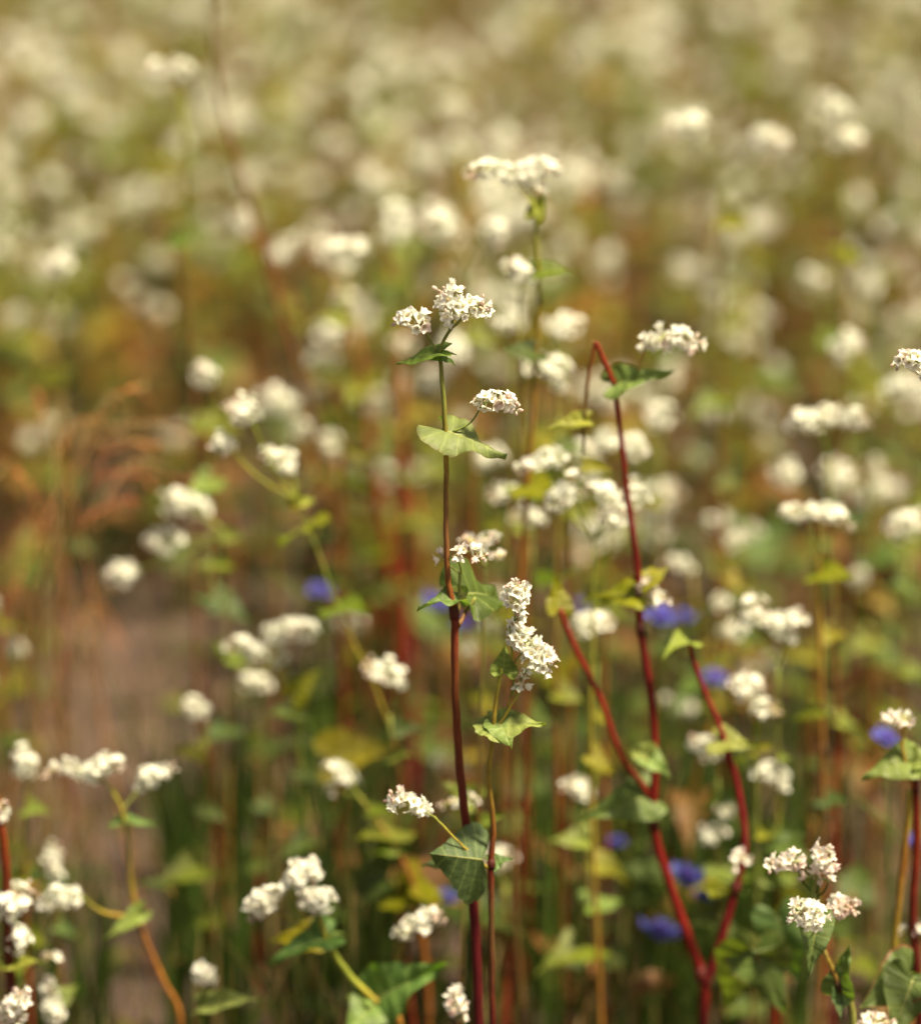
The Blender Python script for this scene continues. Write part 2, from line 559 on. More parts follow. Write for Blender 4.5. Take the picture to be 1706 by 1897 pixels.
class Plant:
    def __init__(s, label, Y, root_px, group=None, name="buckwheat_plant", cat="buckwheat plant", dY=0.0):
        """root_px: pixel column at which the plant would meet the ground, measured at the bottom of the photo"""
        s.Y = Y
        g = at(root_px, 1897, Y + dY)
        s.root = np.array([g[0], Y + dY, 0.0])
        s.e = bpy.data.objects.new(name, None)
        s.e.empty_display_size = .02
        COL.objects.link(s.e)
        s.e.location = s.root
        s.e['label'] = label; s.e['category'] = cat
        if group: s.e['group'] = group

    def P(s, p):
        return at(p[0], p[1], s.Y + (p[2] if len(p) > 2 else 0)) - s.root

    def stem(s, pts, r, cols, ground=True, name='stem', nodes=(), sides=10):
        """pts top to bottom in pixels; r radii in pixels; cols colours"""
        W = [s.P(p) for p in pts]
        r = list(r); cols = list(cols)
        if ground:
            last = W[-1]
            W.append(last * .5 + np.array([rng.normal(0, .004), 0, 0])); r.append(r[-1] * 1.05); cols.append(cols[-1])
            W.append(np.array([0, 0, -.01])); r.append(r[-1] * 1.1); cols.append(cols[-1])
        k = 6
        C = catmull(W, k)
        n0 = np.arange(len(W)); tt = np.linspace(0, len(W) - 1, len(C))
        R = np.interp(tt, n0, r) * mpp(s.Y)
        cc = np.stack([np.interp(tt, n0, np.array(cols)[:, i]) for i in range(3)], -1)
        for nd in nodes:
            R = R * (1 + .20 * np.exp(-((tt - nd) / .10) ** 2))
            g = np.exp(-((tt - nd) / .12) ** 2)[:, None]
            cc = cc * (1 - .35 * g)
        C = C + rng.normal(0, .00012, C.shape)
        mb = MB(); tube(mb, C, R, cc, sides)
        for nd in nodes:   # papery sheath at the joint
            i = int(round(nd * k)); i = min(max(i, 1), len(C) - 2)
            d = C[i - 1] - C[i + 1]; d /= np.linalg.norm(d)
            rr = R[i]
            tube(mb, np.array([C[i] - d * rr * .8, C[i] + d * rr * .2, C[i] + d * rr * 2.2]), np.array([1.04, 1.10, 1.0]) * rr, cc[i] * .55 + np.array([.008, .005, .003]), sides)
        return mb.build(name, s.e)

    def leaf(s, base, tip, nrm=(0, -.3, 1), wr=1.0, fold=.2, droop=.2, col=LG, wav=.05, hi=True, edge=None, label=None, lobe=1.0):
        b = s.P(base); t = s.P(tip)
        L = np.linalg.norm(t - b)
        mb = MB()
        mb.addarr(leaf_arrays(L, wr, fold, droop, wav, nseed(), col, hi, 0, edge, lobe), orient(t - b, nrm))
        o = mb.build('leaf', s.e, b)
        if label: o['label'] = label
        return o

    def cluster(s, px, py, w, h, ang=0, ped=None, pink=.1, hero=False, n=None, pr=2.2, pcol=GREEN, dy=0.0, bend=.12, flip=False, pcol2=None, dens=1.0, up=.35, pmid=None):
        k = mpp(s.Y)
        half = max(w - h, h * .35) / 2 * 1.2
        a_ = math.radians(ang)
        dx, dyy = half * math.cos(a_), -half * math.sin(a_)
        A = (px - dx, py - dyy); B = (px + dx, py + dyy)
        if ped is not None:
            if math.hypot(B[0] - ped[0], B[1] - ped[1]) < math.hypot(A[0] - ped[0], A[1] - ped[1]) - 1: A, B = B, A
        if flip: A, B = B, A
        a = s.P((A[0], A[1], dy)); b = s.P((B[0], B[1], dy + rng.uniform(-.5, .5) * h * k * .6))
        rad = max(h / 2 * k - .0030, .002)
        if n is None: n = int((7 + w * h / 441 * 1.75) * dens)
        n = int(n * (1.0 if hero else 1.05))
        if ped is not None:
            p0 = s.P(ped)
            mid = s.P(pmid) if pmid is not None else (p0 + a) / 2 + np.array([0, 0, -.06 * np.linalg.norm(p0 - a)]) + rng.normal(0, .0006, 3)
            mb = MB(); path = catmull([p0, mid, a], 6)
            c2 = pcol if pcol2 is None else pcol2
            tube(mb, path, np.linspace(pr, pr * .7, len(path)) * k, np.linspace(pcol, c2, len(path)), 7)
            mb.build('flower_stalk', s.e)
        sd_ = nseed()
        mb = MB()
        o0 = a.copy()
        a = a - o0; b = b - o0
        if not hero:
            cluster_mesh(mb, a, b, rad, n, sd_, pink, 'm', bend, up)
            return mb.build('flower_cluster', s.e, o0)
        axis, lay = cluster_layout(a, b, rad, n, sd_, up, bend, .0031)
        add_axis(mb, axis, lay, 5)
        r = np.random.default_rng(sd_ + 1)
        fl = []
        for p, q, d, bud, t in lay:
            if bud:
                mb.addarr(HB[r.integers(3)], rot_to(d, r.uniform(0, 6)), q, r.uniform(.9, 1.5))
            else:
                fl.append((q, d, t))
        for kk in range(n // 4):
            d = r.normal(0, 1, 3); d /= np.linalg.norm(d)
            mb.addarr(HB[1 + r.integers(2)], rot_to(d, 0), axis[-1] + d * rad * .4, r.uniform(.8, 1.3))
        c = mb.build('flower_cluster', s.e, o0)
        for q, d, t in fl:
            if r.uniform() < pink: me = fmesh('p', int(r.integers(len(HFP))))
            else: me = fmesh('f', int(r.integers(len(HF))))
            o = bpy.data.objects.new('flower', me)
            COL.objects.link(o); o.parent = c
            dd = d + np.array([0, -.25, .15])
            if d[2] < -.5: dd = d + np.array([0, 0, -.3])
            R = rot_to(dd, r.uniform(0, 6))
            M = Matrix(R.tolist()).to_4x4() * 1.0
            sc = r.uniform(.9, 1.18)
            o.matrix_local = Matrix.Translation(Vector(q)) @ M @ Matrix.Scale(sc, 4)
        return c


# ---- main plant, the tall one in focus
p = Plant("tall buckwheat in sharp focus at the centre, three white heads above a folded leaf pair", 1.75, 888)
p.stem([(813, 652), (817, 680), (822, 745), (827, 835), (826, 960), (831, 1080), (842, 1140), (843, 1260), (850, 1400), (868, 1580), (880, 1720), (886, 1897)],
       [3.4, 4.0, 4.5, 4.9, 5.0, 5.6, 7.4, 7.0, 7.9, 8.8, 9.5, 10],
       [GREEN, GREEN, GREEN, YEL * .9, BRN * 1.35, ORA * .85, RED * .7 + BRN * .3, ORA * .42 + DRED * .3, ORA * .3 + DRED * .5, DRED * 1.1, DRED * .9, DRED * .9], nodes=(6,), sides=12)
p.leaf((818, 653), (733, 662, -.004), (-.05, -.28, 1), .70, .05, .15, (.17, .23, .04), .03, lobe=1.2)
p.leaf((806, 655), (844, 667, -.004), (.1, -.35, 1), 1.0, -.1, .3, (.10, .155, .035), .04)
p.leaf((812, 658, .003), (846, 650, .010), (0, -.1, 1), .8, .25, .2, (.10, .14, .03), .03)
p.leaf((824, 797), (941, 835, -.006), (-.12, -.36, 1), .98, -.12, .12, (.125, .185, .055), .07, edge=(.10, .11, .03), lobe=1.7)
p.cluster(761, 597, 84, 50, -8, (808, 650), .16, True, n=24, pr=2.4, pmid=(800, 635))
p.cluster(833, 560, 64, 78, 118, (832, 612), .14, True, n=26, pr=2.6, bend=0)
p.cluster(884, 570, 72, 58, 0, (836, 606), .10, True, n=23, pr=3.2, pmid=(848, 598))
p.cluster(925, 753, 98, 46, -8, (840, 800), .12, True, n=26, pr=2.3, pmid=(872, 782))
mbx = [(813, 655), (822, 632), (838, 604)]
p.stem(mbx, [3.6, 3.2, 3.0], [GREEN] * 3, ground=False, name='flower_stalk')
# side shoot at the joint
p.stem([(852, 1062, .006), (851, 1095, .004), (848, 1140)], [3, 3.2, 4.5], [GREEN * 1.2, GREEN, BRN], ground=False, name='side_shoot')
p.cluster(873, 1030, 84, 36, -6, (852, 1066, .006), .45, True, n=17, pr=2.4, pcol=GREEN * 1.4)
p.cluster(822, 1028, 16, 22, 90, (850, 1060, .006), .5, False, n=5, pr=1.5, dy=.01)
p.leaf((848, 1112), (785, 1102, -.01), (0, -.3, 1), .8, .5, .5, (.10, .16, .035), .1)
p.leaf((862, 1100, .02), (958, 1090, .05), (-.3, -.9, .7), 1.0, .25, .35, LB_, .10)
p.stem([(880, 1108, .012), (862, 1135, .008), (848, 1160)], [3.2, 4.0, 5], [GREEN, BRN, BRN], ground=False, name='side_shoot')

# ---- second stem, right of it
p = Plant("slender buckwheat beside the tall one, stacked white heads leaning right over a pale leaf", 1.735, 912)
p.stem([(928, 1238), (917, 1310), (912, 1372), (905, 1440), (914, 1530), (909, 1605), (910, 1700), (912, 1897)],
       [3.4, 4.2, 4.7, 4.9, 5.4, 6, 6, 6.4],
       [LIME * .8, YEL, YEL, YEL * .8, ORA * .7, DRED * 1.6, BRN * .8, DRED], nodes=(5,), sides=12)
p.leaf((932, 1247), (937, 1192, .012), (.1, -1, .1), .95, .3, .1, LP, .04)
p.leaf((922, 1343), (1007, 1333, -.006), (-.1, -.6, 1), 1.0, .12, .22, (.18, .245, .062), .05)
p.leaf((910, 1345), (868, 1330, .014), (0, -.5, 1), 1.1, .1, .2, (.165, .23, .06), .05)
p.leaf((926, 1340), (948, 1380, -.016), (.1, -.8, .8), 1.1, .1, .2, (.16, .22, .055), .05)
p.stem([(962, 1280), (942, 1315), (920, 1350)], [2.0, 2.3, 2.6], [LIME * .8, YEL, YEL], ground=False, name='flower_stalk')
p.stem([(944, 1160), (948, 1210, .004), (950, 1270, .002), (940, 1310, .001)], [1.8, 2.2, 2.2, 2.4], [LIME * .7, LIME * .7, LIME * .7, YEL], ground=False, name='flower_stalk')
p.cluster(957, 1098, 86, 62, 84, (950, 1165), .05, True, n=26, pr=1.8, bend=0, up=.2)
p.cluster(968, 1184, 80, 62, -35, (950, 1230, .003), .08, True, n=26, pr=1.8, bend=0)
p.cluster(1004, 1222, 92, 74, -20, (960, 1270), .06, True, n=30, pr=1.8, bend=.05)
p.cluster(958, 1146, 40, 28, 70, (952, 1180), .05, True, n=6, pr=1.5, bend=0)
p.cluster(964, 1260, 26, 26, 90, (950, 1290), .05, True, n=4, pr=1.5)
p.stem([(805, 1513, -.004), (850, 1560, -.006), (908, 1612)], [2.0, 2.2, 3.0], [LIME * .7, YEL, YEL], ground=False, name='flower_stalk')
p.cluster(752, 1490, 100, 56, -14, (806, 1514, -.004), .10, True, n=26, pr=2, dens=.9)
p.leaf((893, 1593, -.008), (800, 1580, -.016), (.05, -.85, .5), 1.65, -.75, .1, (.060, .115, .042), .05)
p.leaf((912, 1600, .004), (944, 1583, .004), (-.1, -.6, .8), 1.2, .35, .6, (.085, .15, .04), .08)
p.leaf((870, 1590, .03), (772, 1592, .04), (.1, -.7, .8), .75, .2, .2, (.09, .14, .05), .05)

# ---- kinked red plant
p = Plant("red stemmed buckwheat with a sharply kinked tip and one white head, right of the centre", 1.88, 1303)
p.stem([(1135, 705), (1148, 790), (1160, 905), (1180, 1050), (1187, 1170), (1207, 1300), (1213, 1420), (1211, 1530), (1240, 1640), (1300, 1812), (1303, 1897)],
       [4.2, 4.6, 5.2, 6.4, 7, 7.4, 7.8, 8.2, 8.8, 9.6, 10],
       [RED, RED, RED * .8, RED * .75, DRED * 1.3, RED * .8, RED * .9, RED, RED * .9, RED, DRED], nodes=(4, 7, 9), sides=12)
p.stem([(1080, 840), (1084, 760), (1090, 700), (1100, 642), (1104, 636), (1108, 643), (1120, 672), (1137, 712)], [2.6, 3, 3.2, 3.6, 4, 4.4, 5, 5.5], [BRN, BRN, ORA * .7, RED, RED, RED, RED * 1.2, RED], ground=False, name='kinked_tip')
p.leaf((1140, 712), (1245, 680, -.005), (-.1, -.9, .8), .62, .25, .15, (.13, .19, .05), .05)
p.leaf((1083, 778), (1010, 786, -.01), (0, -.8, .7), .5, .2, .2, LIME * .7, .05)
p.cluster(1248, 634, 132, 56, -4, (1182, 688), .10, True, n=34, pr=2.6, pcol=YEL, bend=.18)
p.stem([(1276, 1192), (1300, 1270), (1330, 1340), (1362, 1440), (1379, 1560), (1360, 1650), (1335, 1740), (1303, 1835)],
       [4.6, 5, 5.5, 6.5, 7.2, 7.5, 8.5, 9.4], [RED * .9, RED, RED, RED, RED, RED * .9, RED, DRED * 1.4], ground=False, name='branch', nodes=(5,))
p.stem([(1037, 1128), (1065, 1200), (1110, 1290), (1150, 1400), (1190, 1455), (1212, 1490)], [4.6, 5.6, 6, 5.8, 5.4, 5.4], [RED * .9, RED, RED * 1.1, RED, RED, RED], ground=False, name='branch')
p.leaf((1035, 1128), (1028, 1062, .01), (.5, -1, .3), .9, .3, .1, LY, .05)
p.leaf((1200, 1405, -.01), (1243, 1438, -.02), (.1, -.7, 1), 1.0, .4, .2, (.16, .22, .06), .06)
p.leaf((1200, 1400, -.01), (1155, 1382, .0), (-.2, -.8, .8), 1.0, .3, .2, (.15, .21, .05), .06)
p.leaf((1200, 1475), (1078, 1512, -.01), (-.2, -1, .55), .78, .1, .25, (.085, .15, .038), .04)
p.leaf((1330, 1372), (1398, 1378, -.01), (.1, -.7, .9), 1.0, .2, .2, (.18, .21, .045), .05)
p.leaf((1185, 1106), (1085, 1085, .02), (-.1, -.6, 1), .8, .2, .2, LY, .05)
p.leaf((1190, 1085), (1242, 1040, .02), (-.2, -.8, .8), .6, .3, .1, LY, .05)
p.cluster(1195, 1088, 60, 44, -55, (1187, 1130), .6, False, pr=2)
p.cluster(1222, 1112, 56, 40, 0, (1188, 1135), .25, False, pr=2)
p.cluster(1378, 1592, 52, 46, 0, (1366, 1625), .55, False, pr=2, dens=.8, dy=-.012)
p.leaf((1275, 1190), (1235, 1195, -.02), (0, -.4, 1), .8, .3, .3, LIME * .7, .05)
p.leaf((1340, 1655), (1300, 1625, .02), (0, -.6, 1), .8, .3, .3, LY, .05)

# ---- bottom right plant, in focus
p = Plant("short buckwheat at the lower right with two pinkish white head groups over dark leaves", 1.74, 1604)
p.stem([(1532, 1775), (1556, 1830), (1580, 1897)], [4.5, 6, 7], [YEL, BRN, GREEN], nodes=(1,), sides=12)
p.stem([(1519, 1600), (1516, 1680, .01), (1520, 1740, .01), (1534, 1780)], [3, 3.5, 4, 4.5], [GREEN, GREEN, GREEN, YEL], ground=False, name='side_shoot')
p.cluster(1452, 1602, 92, 52, 12, (1500, 1650, .004), .75, True, n=24, pr=2, pcol=LD)
p.cluster(1525, 1585, 66, 56, 78, (1512, 1655, .004), .6, True, n=20, pr=2, pcol=LD)
p.cluster(1505, 1632, 84, 36, 0, (1514, 1660, .004), .85, True, n=15, pr=2, pcol=LD)
p.cluster(1495, 1695, 92, 74, -10, (1524, 1730, -.006), .45, False, n=36, pr=2, dy=-.035)
p.cluster(1563, 1680, 78, 52, -18, (1528, 1735, .0), .55, True, n=24, pr=2)
p.leaf((1512, 1702, -.02), (1498, 1818, -.03), (.2, -1, .2), .62, .15, .1, (.085, .15, .048), .04)
p.leaf((1553, 1835), (1571, 1752, -.004), (-.5, -1, .2), .72, .35, .1, (.10, .165, .048), .07, label="small ribbed upright leaf")
p.leaf((1550, 1840), (1560, 1890, -.01), (.6, -1, .2), .8, .35, .1, (.055, .10, .035), .05)
p.leaf((1688, 1802, .02), (1590, 1868, .01), (-.1, -1, .8), 1.0, .12, .1, (.095, .15, .04), .04, edge=(.25, .08, .04))
p.leaf((1690, 1815, .015), (1650, 1930, .0), (.2, -1, .5), 1.0, .1, .1, (.085, .135, .038), .04)
p.cluster(1622, 1893, 86, 40, 0, (1580, 1915), .2, True, n=20, pr=2)
p = Plant("broad leaved buckwheat sprout at the lower right, its large leaves turned to the camera", 1.84, 1420)
p.stem([(1400, 1770), (1430, 1850), (1430, 1897)], [5, 6, 7], [RED, RED, RED * .8])
p.leaf((1400, 1765), (1455, 1882, -.01), (-.1, -1, .5), .95, .1, .1, (.105, .155, .035), .05, edge=(.2, .2, .06))
p.leaf((1395, 1760), (1345, 1880, .02), (.2, -1, .4), .9, .1, .1, (.085, .125, .03), .04)
p.leaf((1440, 1700, .02), (1480, 1830, .02), (-.1, -1, .4), .7, .1, .1, (.09, .14, .04), .04)

# ---- far right plant
p = Plant("buckwheat at the right edge, thick crimson stem and a yellow shoot with a pink head", 1.82, 1700)
p.stem([(1694, 1445), (1698, 1560), (1690, 1700), (1704, 1897)], [6.5, 7.5, 9, 10], [RED, RED, DRED * 1.3, DRED], nodes=(0,), sides=12)
p.stem([(1668, 1372), (1678, 1420), (1690, 1450)], [3, 4, 6], [YEL, YEL, ORA], ground=False, name='side_shoot')
p.stem([(1685, 1465), (1672, 1600), (1655, 1760), (1650, 1897)], [6, 6.5, 7, 7], [YEL, ORA, YEL, ORA], ground=False, name='side_shoot')
p.leaf((1688, 1412), (1602, 1425, -.01), (0, -.7, .9), 1.0, .15, .3, (.15, .19, .045), .06)
p.leaf((1690, 1412), (1745, 1400, -.01), (0, -.7, .9), 1.0, .15, .3, (.15, .2, .045), .06)
p.cluster(1655, 1333, 72, 36, 8, (1671, 1380), .65, True, n=17, pr=3, pcol=YEL)
p.cluster(1694, 1722, 76, 32, 6, (1680, 1790), .35, True, n=18, pr=2.2, pcol=YEL)
p = Plant("white buckwheat head cut by the right edge above the middle, in sharp focus", 1.74, 1760)
p.stem([(1735, 720), (1742, 1000), (1760, 1400), (1762, 1897)], [4, 5.5, 8, 11], [GREEN, YEL, RED, DRED])
p.cluster(1688, 674, 100, 50, -10, (1735, 725), .05, True, n=28, pr=2.5)

# ---- lower left plants
p = Plant("buckwheat with a leaning orange stem and a long level row of white heads, lower left", 1.90, 345)
p.stem([(206, 1460), (226, 1500), (238, 1560), (244, 1640), (262, 1720), (300, 1810), (335, 1897)], [3.2, 3.8, 4.2, 4.5, 5, 5.5, 6],
       [LIME * .7, YEL, YEL, YEL, ORA, ORA * 1.1, ORA], nodes=(4,))
p.cluster(196, 1424, 96, 56, 15, (206, 1464), .05, n=26)
p.cluster(118, 1432, 96, 40, 4, (200, 1452), .05, n=22)
p.cluster(293, 1436, 92, 48, 20, (226, 1500), .05, n=24, dy=.01)
p.leaf((260, 1692, -.005), (192, 1742, -.015), (.2, -1, .8), .5, .25, -.1, (.16, .23, .05), .04)
p.leaf((222, 1525), (290, 1518, -.01), (0, -.3, 1), .5, .2, .1, (.12, .19, .05), .03)
p.stem([(150, 1660, -.02), (190, 1690, -.01), (250, 1700)], [3.5, 4, 4], [GREEN, YEL, ORA], ground=False, name='side_shoot')
p.cluster(104, 1668, 104, 54, 14, (156, 1662, -.02), .06, n=30, dy=-.02)
p = Plant("crowded white buckwheat heads on a thick dark red stem at the left edge", 1.83, 30)
p.stem([(-10, 1470), (10, 1580), (14, 1700), (26, 1897)], [7, 9, 10, 11], [RED, RED * .8, DRED, DRED])
p.cluster(28, 1672, 84, 84, 60, (14, 1740), .06, n=34)
p.cluster(30, 1735, 76, 60, -70, (16, 1780), .06, n=26)
p.cluster(2, 1498, 36, 44, 80, (-2, 1530), .1, n=12)
p.leaf((14, 1790), (70, 1770, -.01), (0, -.5, 1), .6, .2, .2, LIME * .6, .05)
p = Plant("sharp white buckwheat spike with pink buds in the bottom left corner", 1.76, 18)
p.stem([(38, 1878), (30, 1897)], [3, 4], [GREEN, GREEN])
p.cluster(30, 1862, 96, 58, 62, (20, 1905), .25, True, n=32, bend=0)
p = Plant("small buckwheat with an upright oblong white spike near the bottom left corner", 1.88, 100)
p.stem([(104, 1885), (102, 1897)], [3, 3], [GREEN, YEL])
p.cluster(95, 1850, 94, 52, 100, (104, 1892), .03, n=28, bend=0)
p.cluster(96, 1776, 46, 24, 0, (100, 1830), .3, n=8)
p.leaf((110, 1850, .02), (148, 1822, .03), (0, -1, .5), .9, .1, .1, LIME * .5, .04)
p = Plant("small round white buckwheat head above a pale leaf, bottom left", 1.84, 385)
p.stem([(376, 1838), (372, 1870), (374, 1897)], [3.5, 4, 4.5], [LD, GREEN, GREEN])
p.cluster(378, 1803, 54, 50, 90, (376, 1840), .05, True, n=19)
p.leaf((380, 1862), (482, 1842, -.01), (-.1, -.5, 1), .55, .1, .1, (.20, .26, .07), .05)

# ---- bottom centre-left plant
p = Plant("leafy buckwheat with a large ragged bunch of white heads, bottom left of centre", 1.83, 700)
p.stem([(592, 1700), (612, 1755), (650, 1810), (690, 1850), (740, 1897)], [4, 6, 6.5, 7, 8], [YEL, LIME * .75, LIME * .8, YEL, ORA], nodes=(1,))
p.cluster(563, 1618, 96, 66, 18, (580, 1690), .06, True, n=30, pr=3, pcol=YEL)
p.cluster(580, 1668, 92, 62, -22, (590, 1705), .06, True, n=30)
p.cluster(480, 1680, 92, 58, 40, (575, 1722), .05, True, n=28, pr=2.2, pcol=YEL * .8)
p.cluster(520, 1648, 60, 34, 20, (575, 1710), .1, n=10, pcol=YEL)
p.leaf((606, 1738), (500, 1762, -.015), (-.1, -.55, 1), .72, .25, .25, (.085, .16, .032), .05)
p.leaf((600, 1740), (640, 1722, .01), (0, -.4, 1), .8, .3, .2, (.16, .22, .045), .05)
p.leaf((590, 1735, .03), (495, 1735, .04), (0, -.7, 1), .8, .2, .2, LY, .05)
p.leaf((700, 1850), (820, 1782, -.02), (-.1, -1, .85), .80, .22, .15, (.12, .195, .045), .05)
p.leaf((690, 1850), (640, 1838, .02), (.1, -.4, 1), .7, .3, .2, (.14, .2, .05), .05)
p.leaf((695, 1860), (645, 1910, -.03), (-.1, -1, .7), 1.0, .1, .1, (.10, .17, .04), .05)
p.cluster(786, 1714, 112, 62, 24, (702, 1845), .12, True, n=28, pr=2, pcol=YEL * .8, dens=1)
p = Plant("little white buckwheat head with fine buds at the bottom edge, beside the tall stem", 1.77, 862)
p.stem([(850, 1885), (858, 1897)], [3, 3.5], [GREEN, GREEN])
p.cluster(842, 1853, 54, 50, 90, (852, 1890), .35, True, n=17)
p.cluster(853, 1888, 34, 26, 0, (856, 1900), .05, True, n=5)

# ------------------------------------------------------------------ softer plants further back, each matched to the photo
MIDG = "soft focus buckwheat plants with heads seen in the photo"


def mid(label, Y, clusters, root, joint=None, sc=(GREEN, YEL, ORA, RED), leaves=(), r=5.5, auto=5, dens=1.0, pts=None):
    """clusters: (px, py, w, h, ang[, pink]); joint: pixel where the heads' stalks meet"""
    pl = Plant(label, Y, root)
    cx = sum(c[0] for c in clusters) / len(clusters); cy = max(c[1] for c in clusters)
    if joint is None: joint = (cx + rnd.uniform(-8, 8), cy + 55)
    zpx = at(root, 1897, Y)
    P_ = [joint] + (list(pts) if pts else [])
    if not pts:
        # two intermediate points with a gentle wander down to the ground
        gy = proj((pl.root[0], Y, 0))
        for f in (.35, .7):
            P_.append((joint[0] * (1 - f) + gy[0] * f + rnd.uniform(-9, 9), joint[1] * (1 - f) + gy[1] * f))
    n = len(P_)
    cols = [sc[min(len(sc) - 1, int(round(i / max(1, n - 1) * (len(sc) - 1))))] for i in range(n)]
    pl.stem(P_, np.linspace(r * .6, r * 1.15, n), cols, nodes=(1,) if n > 2 else (), sides=8)
    for c in clusters:
        pl.cluster(c[0], c[1], c[2], c[3], c[4] if len(c) > 4 else 0, joint, c[5] if len(c) > 5 else .1, False, pr=2.4, pcol=sc[0], dens=dens, dy=rnd.uniform(-.01, .01), bend=.1)
    for lf in leaves:
        pl.leaf(*lf[:2], nrm=lf[2] if len(lf) > 2 else (0, -.6, 1), wr=lf[3] if len(lf) > 3 else .9, col=lf[4] if len(lf) > 4 else LG, hi=False)
    gy = proj((pl.root[0], Y, 0))
    for i in range(auto):
        f = (i + .2 + rnd.uniform(0, .5)) / (auto + 1)
        k = f * (n - 1); a = P_[int(k)]; b = P_[min(n - 1, int(k) + 1)]; ff = k - int(k)
        bx, by = a[0] * (1 - ff) + b[0] * ff, a[1] * (1 - ff) + b[1] * ff
        sd = 1 if (i + int(cx)) % 2 else -1
        L_ = rnd.uniform(50, 95) * (0.7 + .5 * f)
        pl.leaf((bx, by), (bx + sd * L_ * rnd.uniform(.6, 1), by + L_ * rnd.uniform(-.2, .5), rnd.uniform(-.03, .03)),
                nrm=(rnd.uniform(-.3, .3), -.6, .9), wr=rnd.uniform(.75, 1), fold=.2, droop=rnd.uniform(0, .4),
                col=rnd.choice([LG, LY, LB_, LD, LG, LP]), hi=False)
    return pl


mid("soft focus buckwheat with a long flat white head high in the centre", 1.97, [(905, 322, 110, 48, 2), (1000, 315, 100, 52, 14), (998, 350, 40, 24, 0)], 1000,
    (990, 385), (LIME * .7, YEL, ORA, BRN), [((990, 400), (1010, 350, .01), (0, -1, .3), .7, LY)], 5, 3, pts=[(998, 560), (985, 800), (960, 1150), (950, 1600)])
mid("soft focus round white buckwheat head just above the sharp centre heads", 2.02, [(957, 503, 76, 52, -10)], 975, (962, 560), r=4, auto=3)
mid("soft focus domed white buckwheat head right above the sharp centre heads", 2.10, [(1050, 603, 92, 56, 5)], 1062, (1045, 660), r=4.5, auto=3)
mid("soft focus cream buckwheat head behind the sharp top flowers", 2.16, [(948, 597, 78, 54, 0)], 940, r=4, auto=3)
mid("soft focus flat cream buckwheat head left of the red kinked tip", 2.04, [(1008, 680, 104, 58, -8), (1035, 715, 50, 36, 0)], 1040, (1035, 770), r=5, auto=3)
mid("blurred white heads behind the centre stem below its top leaf", 2.35, [(842, 650, 80, 80, 80), (802, 710, 66, 62, 30)], 830, (815, 790), r=5, auto=2)
mid("soft focus buckwheat with a stepped trio of white heads, left of the centre", 1.99, [(445, 757, 92, 68, -25), (408, 826, 70, 52, 35), (517, 850, 88, 50, -22)], 720,
    (548, 925), (LIME * .75, LIME * .7, YEL, BRN), [((555, 930), (520, 925, .01), (0, -1, .5), .9, LY), ((560, 930), (585, 925, 0), (0, -1, .5), .9, LIME)], 2.6, 2,
    pts=[(585, 1010), (620, 1110), (655, 1190), (705, 1300), (740, 1450)])
mid("blurred buckwheat with an upright oval head left of the stepped trio", 2.16, [(376, 692, 72, 56, 115)], 395, (392, 760), r=4, auto=2)
mid("blurred oval head behind the stepped trio", 2.30, [(505, 740, 88, 66, -25)], 520, (515, 800), r=4, auto=1)
mid("blurred buckwheat with three pale heads descending to the left over bare soil", 2.14,
    [(325, 930, 72, 60, 25), (362, 935, 70, 56, -30), (300, 1006, 78, 66, 20), (222, 1063, 84, 56, 10, .3)], 420, (415, 985), (GREEN, BRN, ORA), [((415, 990), (460, 1000, 0), (0, -1, .6), .8, LG)], 4.5, 3)
mid("soft focus buckwheat with a hooked double head above the soil, left of centre", 2.03, [(455, 1206, 104, 52, -12), (528, 1172, 92, 54, 18), (568, 1170, 62, 50, -50), (522, 1215, 60, 36, 60)], 590,
    (545, 1290), (LIME * .6, GREEN, BRN), [((545, 1290), (590, 1240, 0), (0, -1, .4), .8, LY)], 5, 4)
mid("blurred small head under the hooked double head", 2.15, [(468, 1266, 78, 46, -5)], 480, (480, 1310), r=4, auto=3)
mid("soft focus single round head over dark leaves, lower left of centre", 2.05, [(360, 1312, 66, 50, -20)], 370, (372, 1360), (LD, GREEN, BRN), (), 4, 4)
mid("soft focus domed white head left of the tall stem, below the middle", 1.97, [(707, 1246, 100, 62, -12)], 780, (722, 1320), (GREEN, BRN, BRN, RED), [((735, 1350), (790, 1345, 0), (0, -.7, .6), .8, LD)], 4.5, 3)
mid("soft focus white head with a big round pale leaf, left of the tall stem", 1.96, [(628, 1432, 88, 48, -28), (615, 1460, 30, 26, 0)], 800, (665, 1475), (LIME * .6, ORA * .7, ORA, ORA),
    [((610, 1405, .1), (735, 1378, .1), (0, -.7, .8), .95, LY), ((720, 1620), (620, 1600, .05), (0, -.9, .5), .8, LD)], 6, 3, pts=[(725, 1560), (765, 1640), (790, 1800)])
mid("soft focus oblong white head at the left edge above the level row", 1.98, [(45, 1408, 78, 50, 100)], 52, (52, 1460), r=4.5, auto=3)
mid("soft focus double stacked white head near the left edge", 1.99, [(100, 1575, 54, 46, 0), (103, 1612, 56, 40, 90)], 100, (104, 1660), r=4, auto=2)
mid("soft focus pink budded heads directly behind the tall stem's joint", 1.86, [(868, 1002, 52, 38, 0, .5), (905, 1000, 60, 44, 20, .4), (924, 1030, 34, 30, 0, .5)], 860, (900, 1050), (GREEN, BRN, RED), (), 4, 0)
mid("small pinkish buckwheat head right behind the lower tall stem, with a round leaf", 1.86, [(850, 1487, 88, 30, 12, .55)], 830, (862, 1530), (GREEN, BRN, RED),
    [((880, 1480, .03), (820, 1450, .03), (0, -1, .4), .9, LP), ((870, 1530), (935, 1505, 0), (0, -.8, .6), .7, LG)], 4, 1)
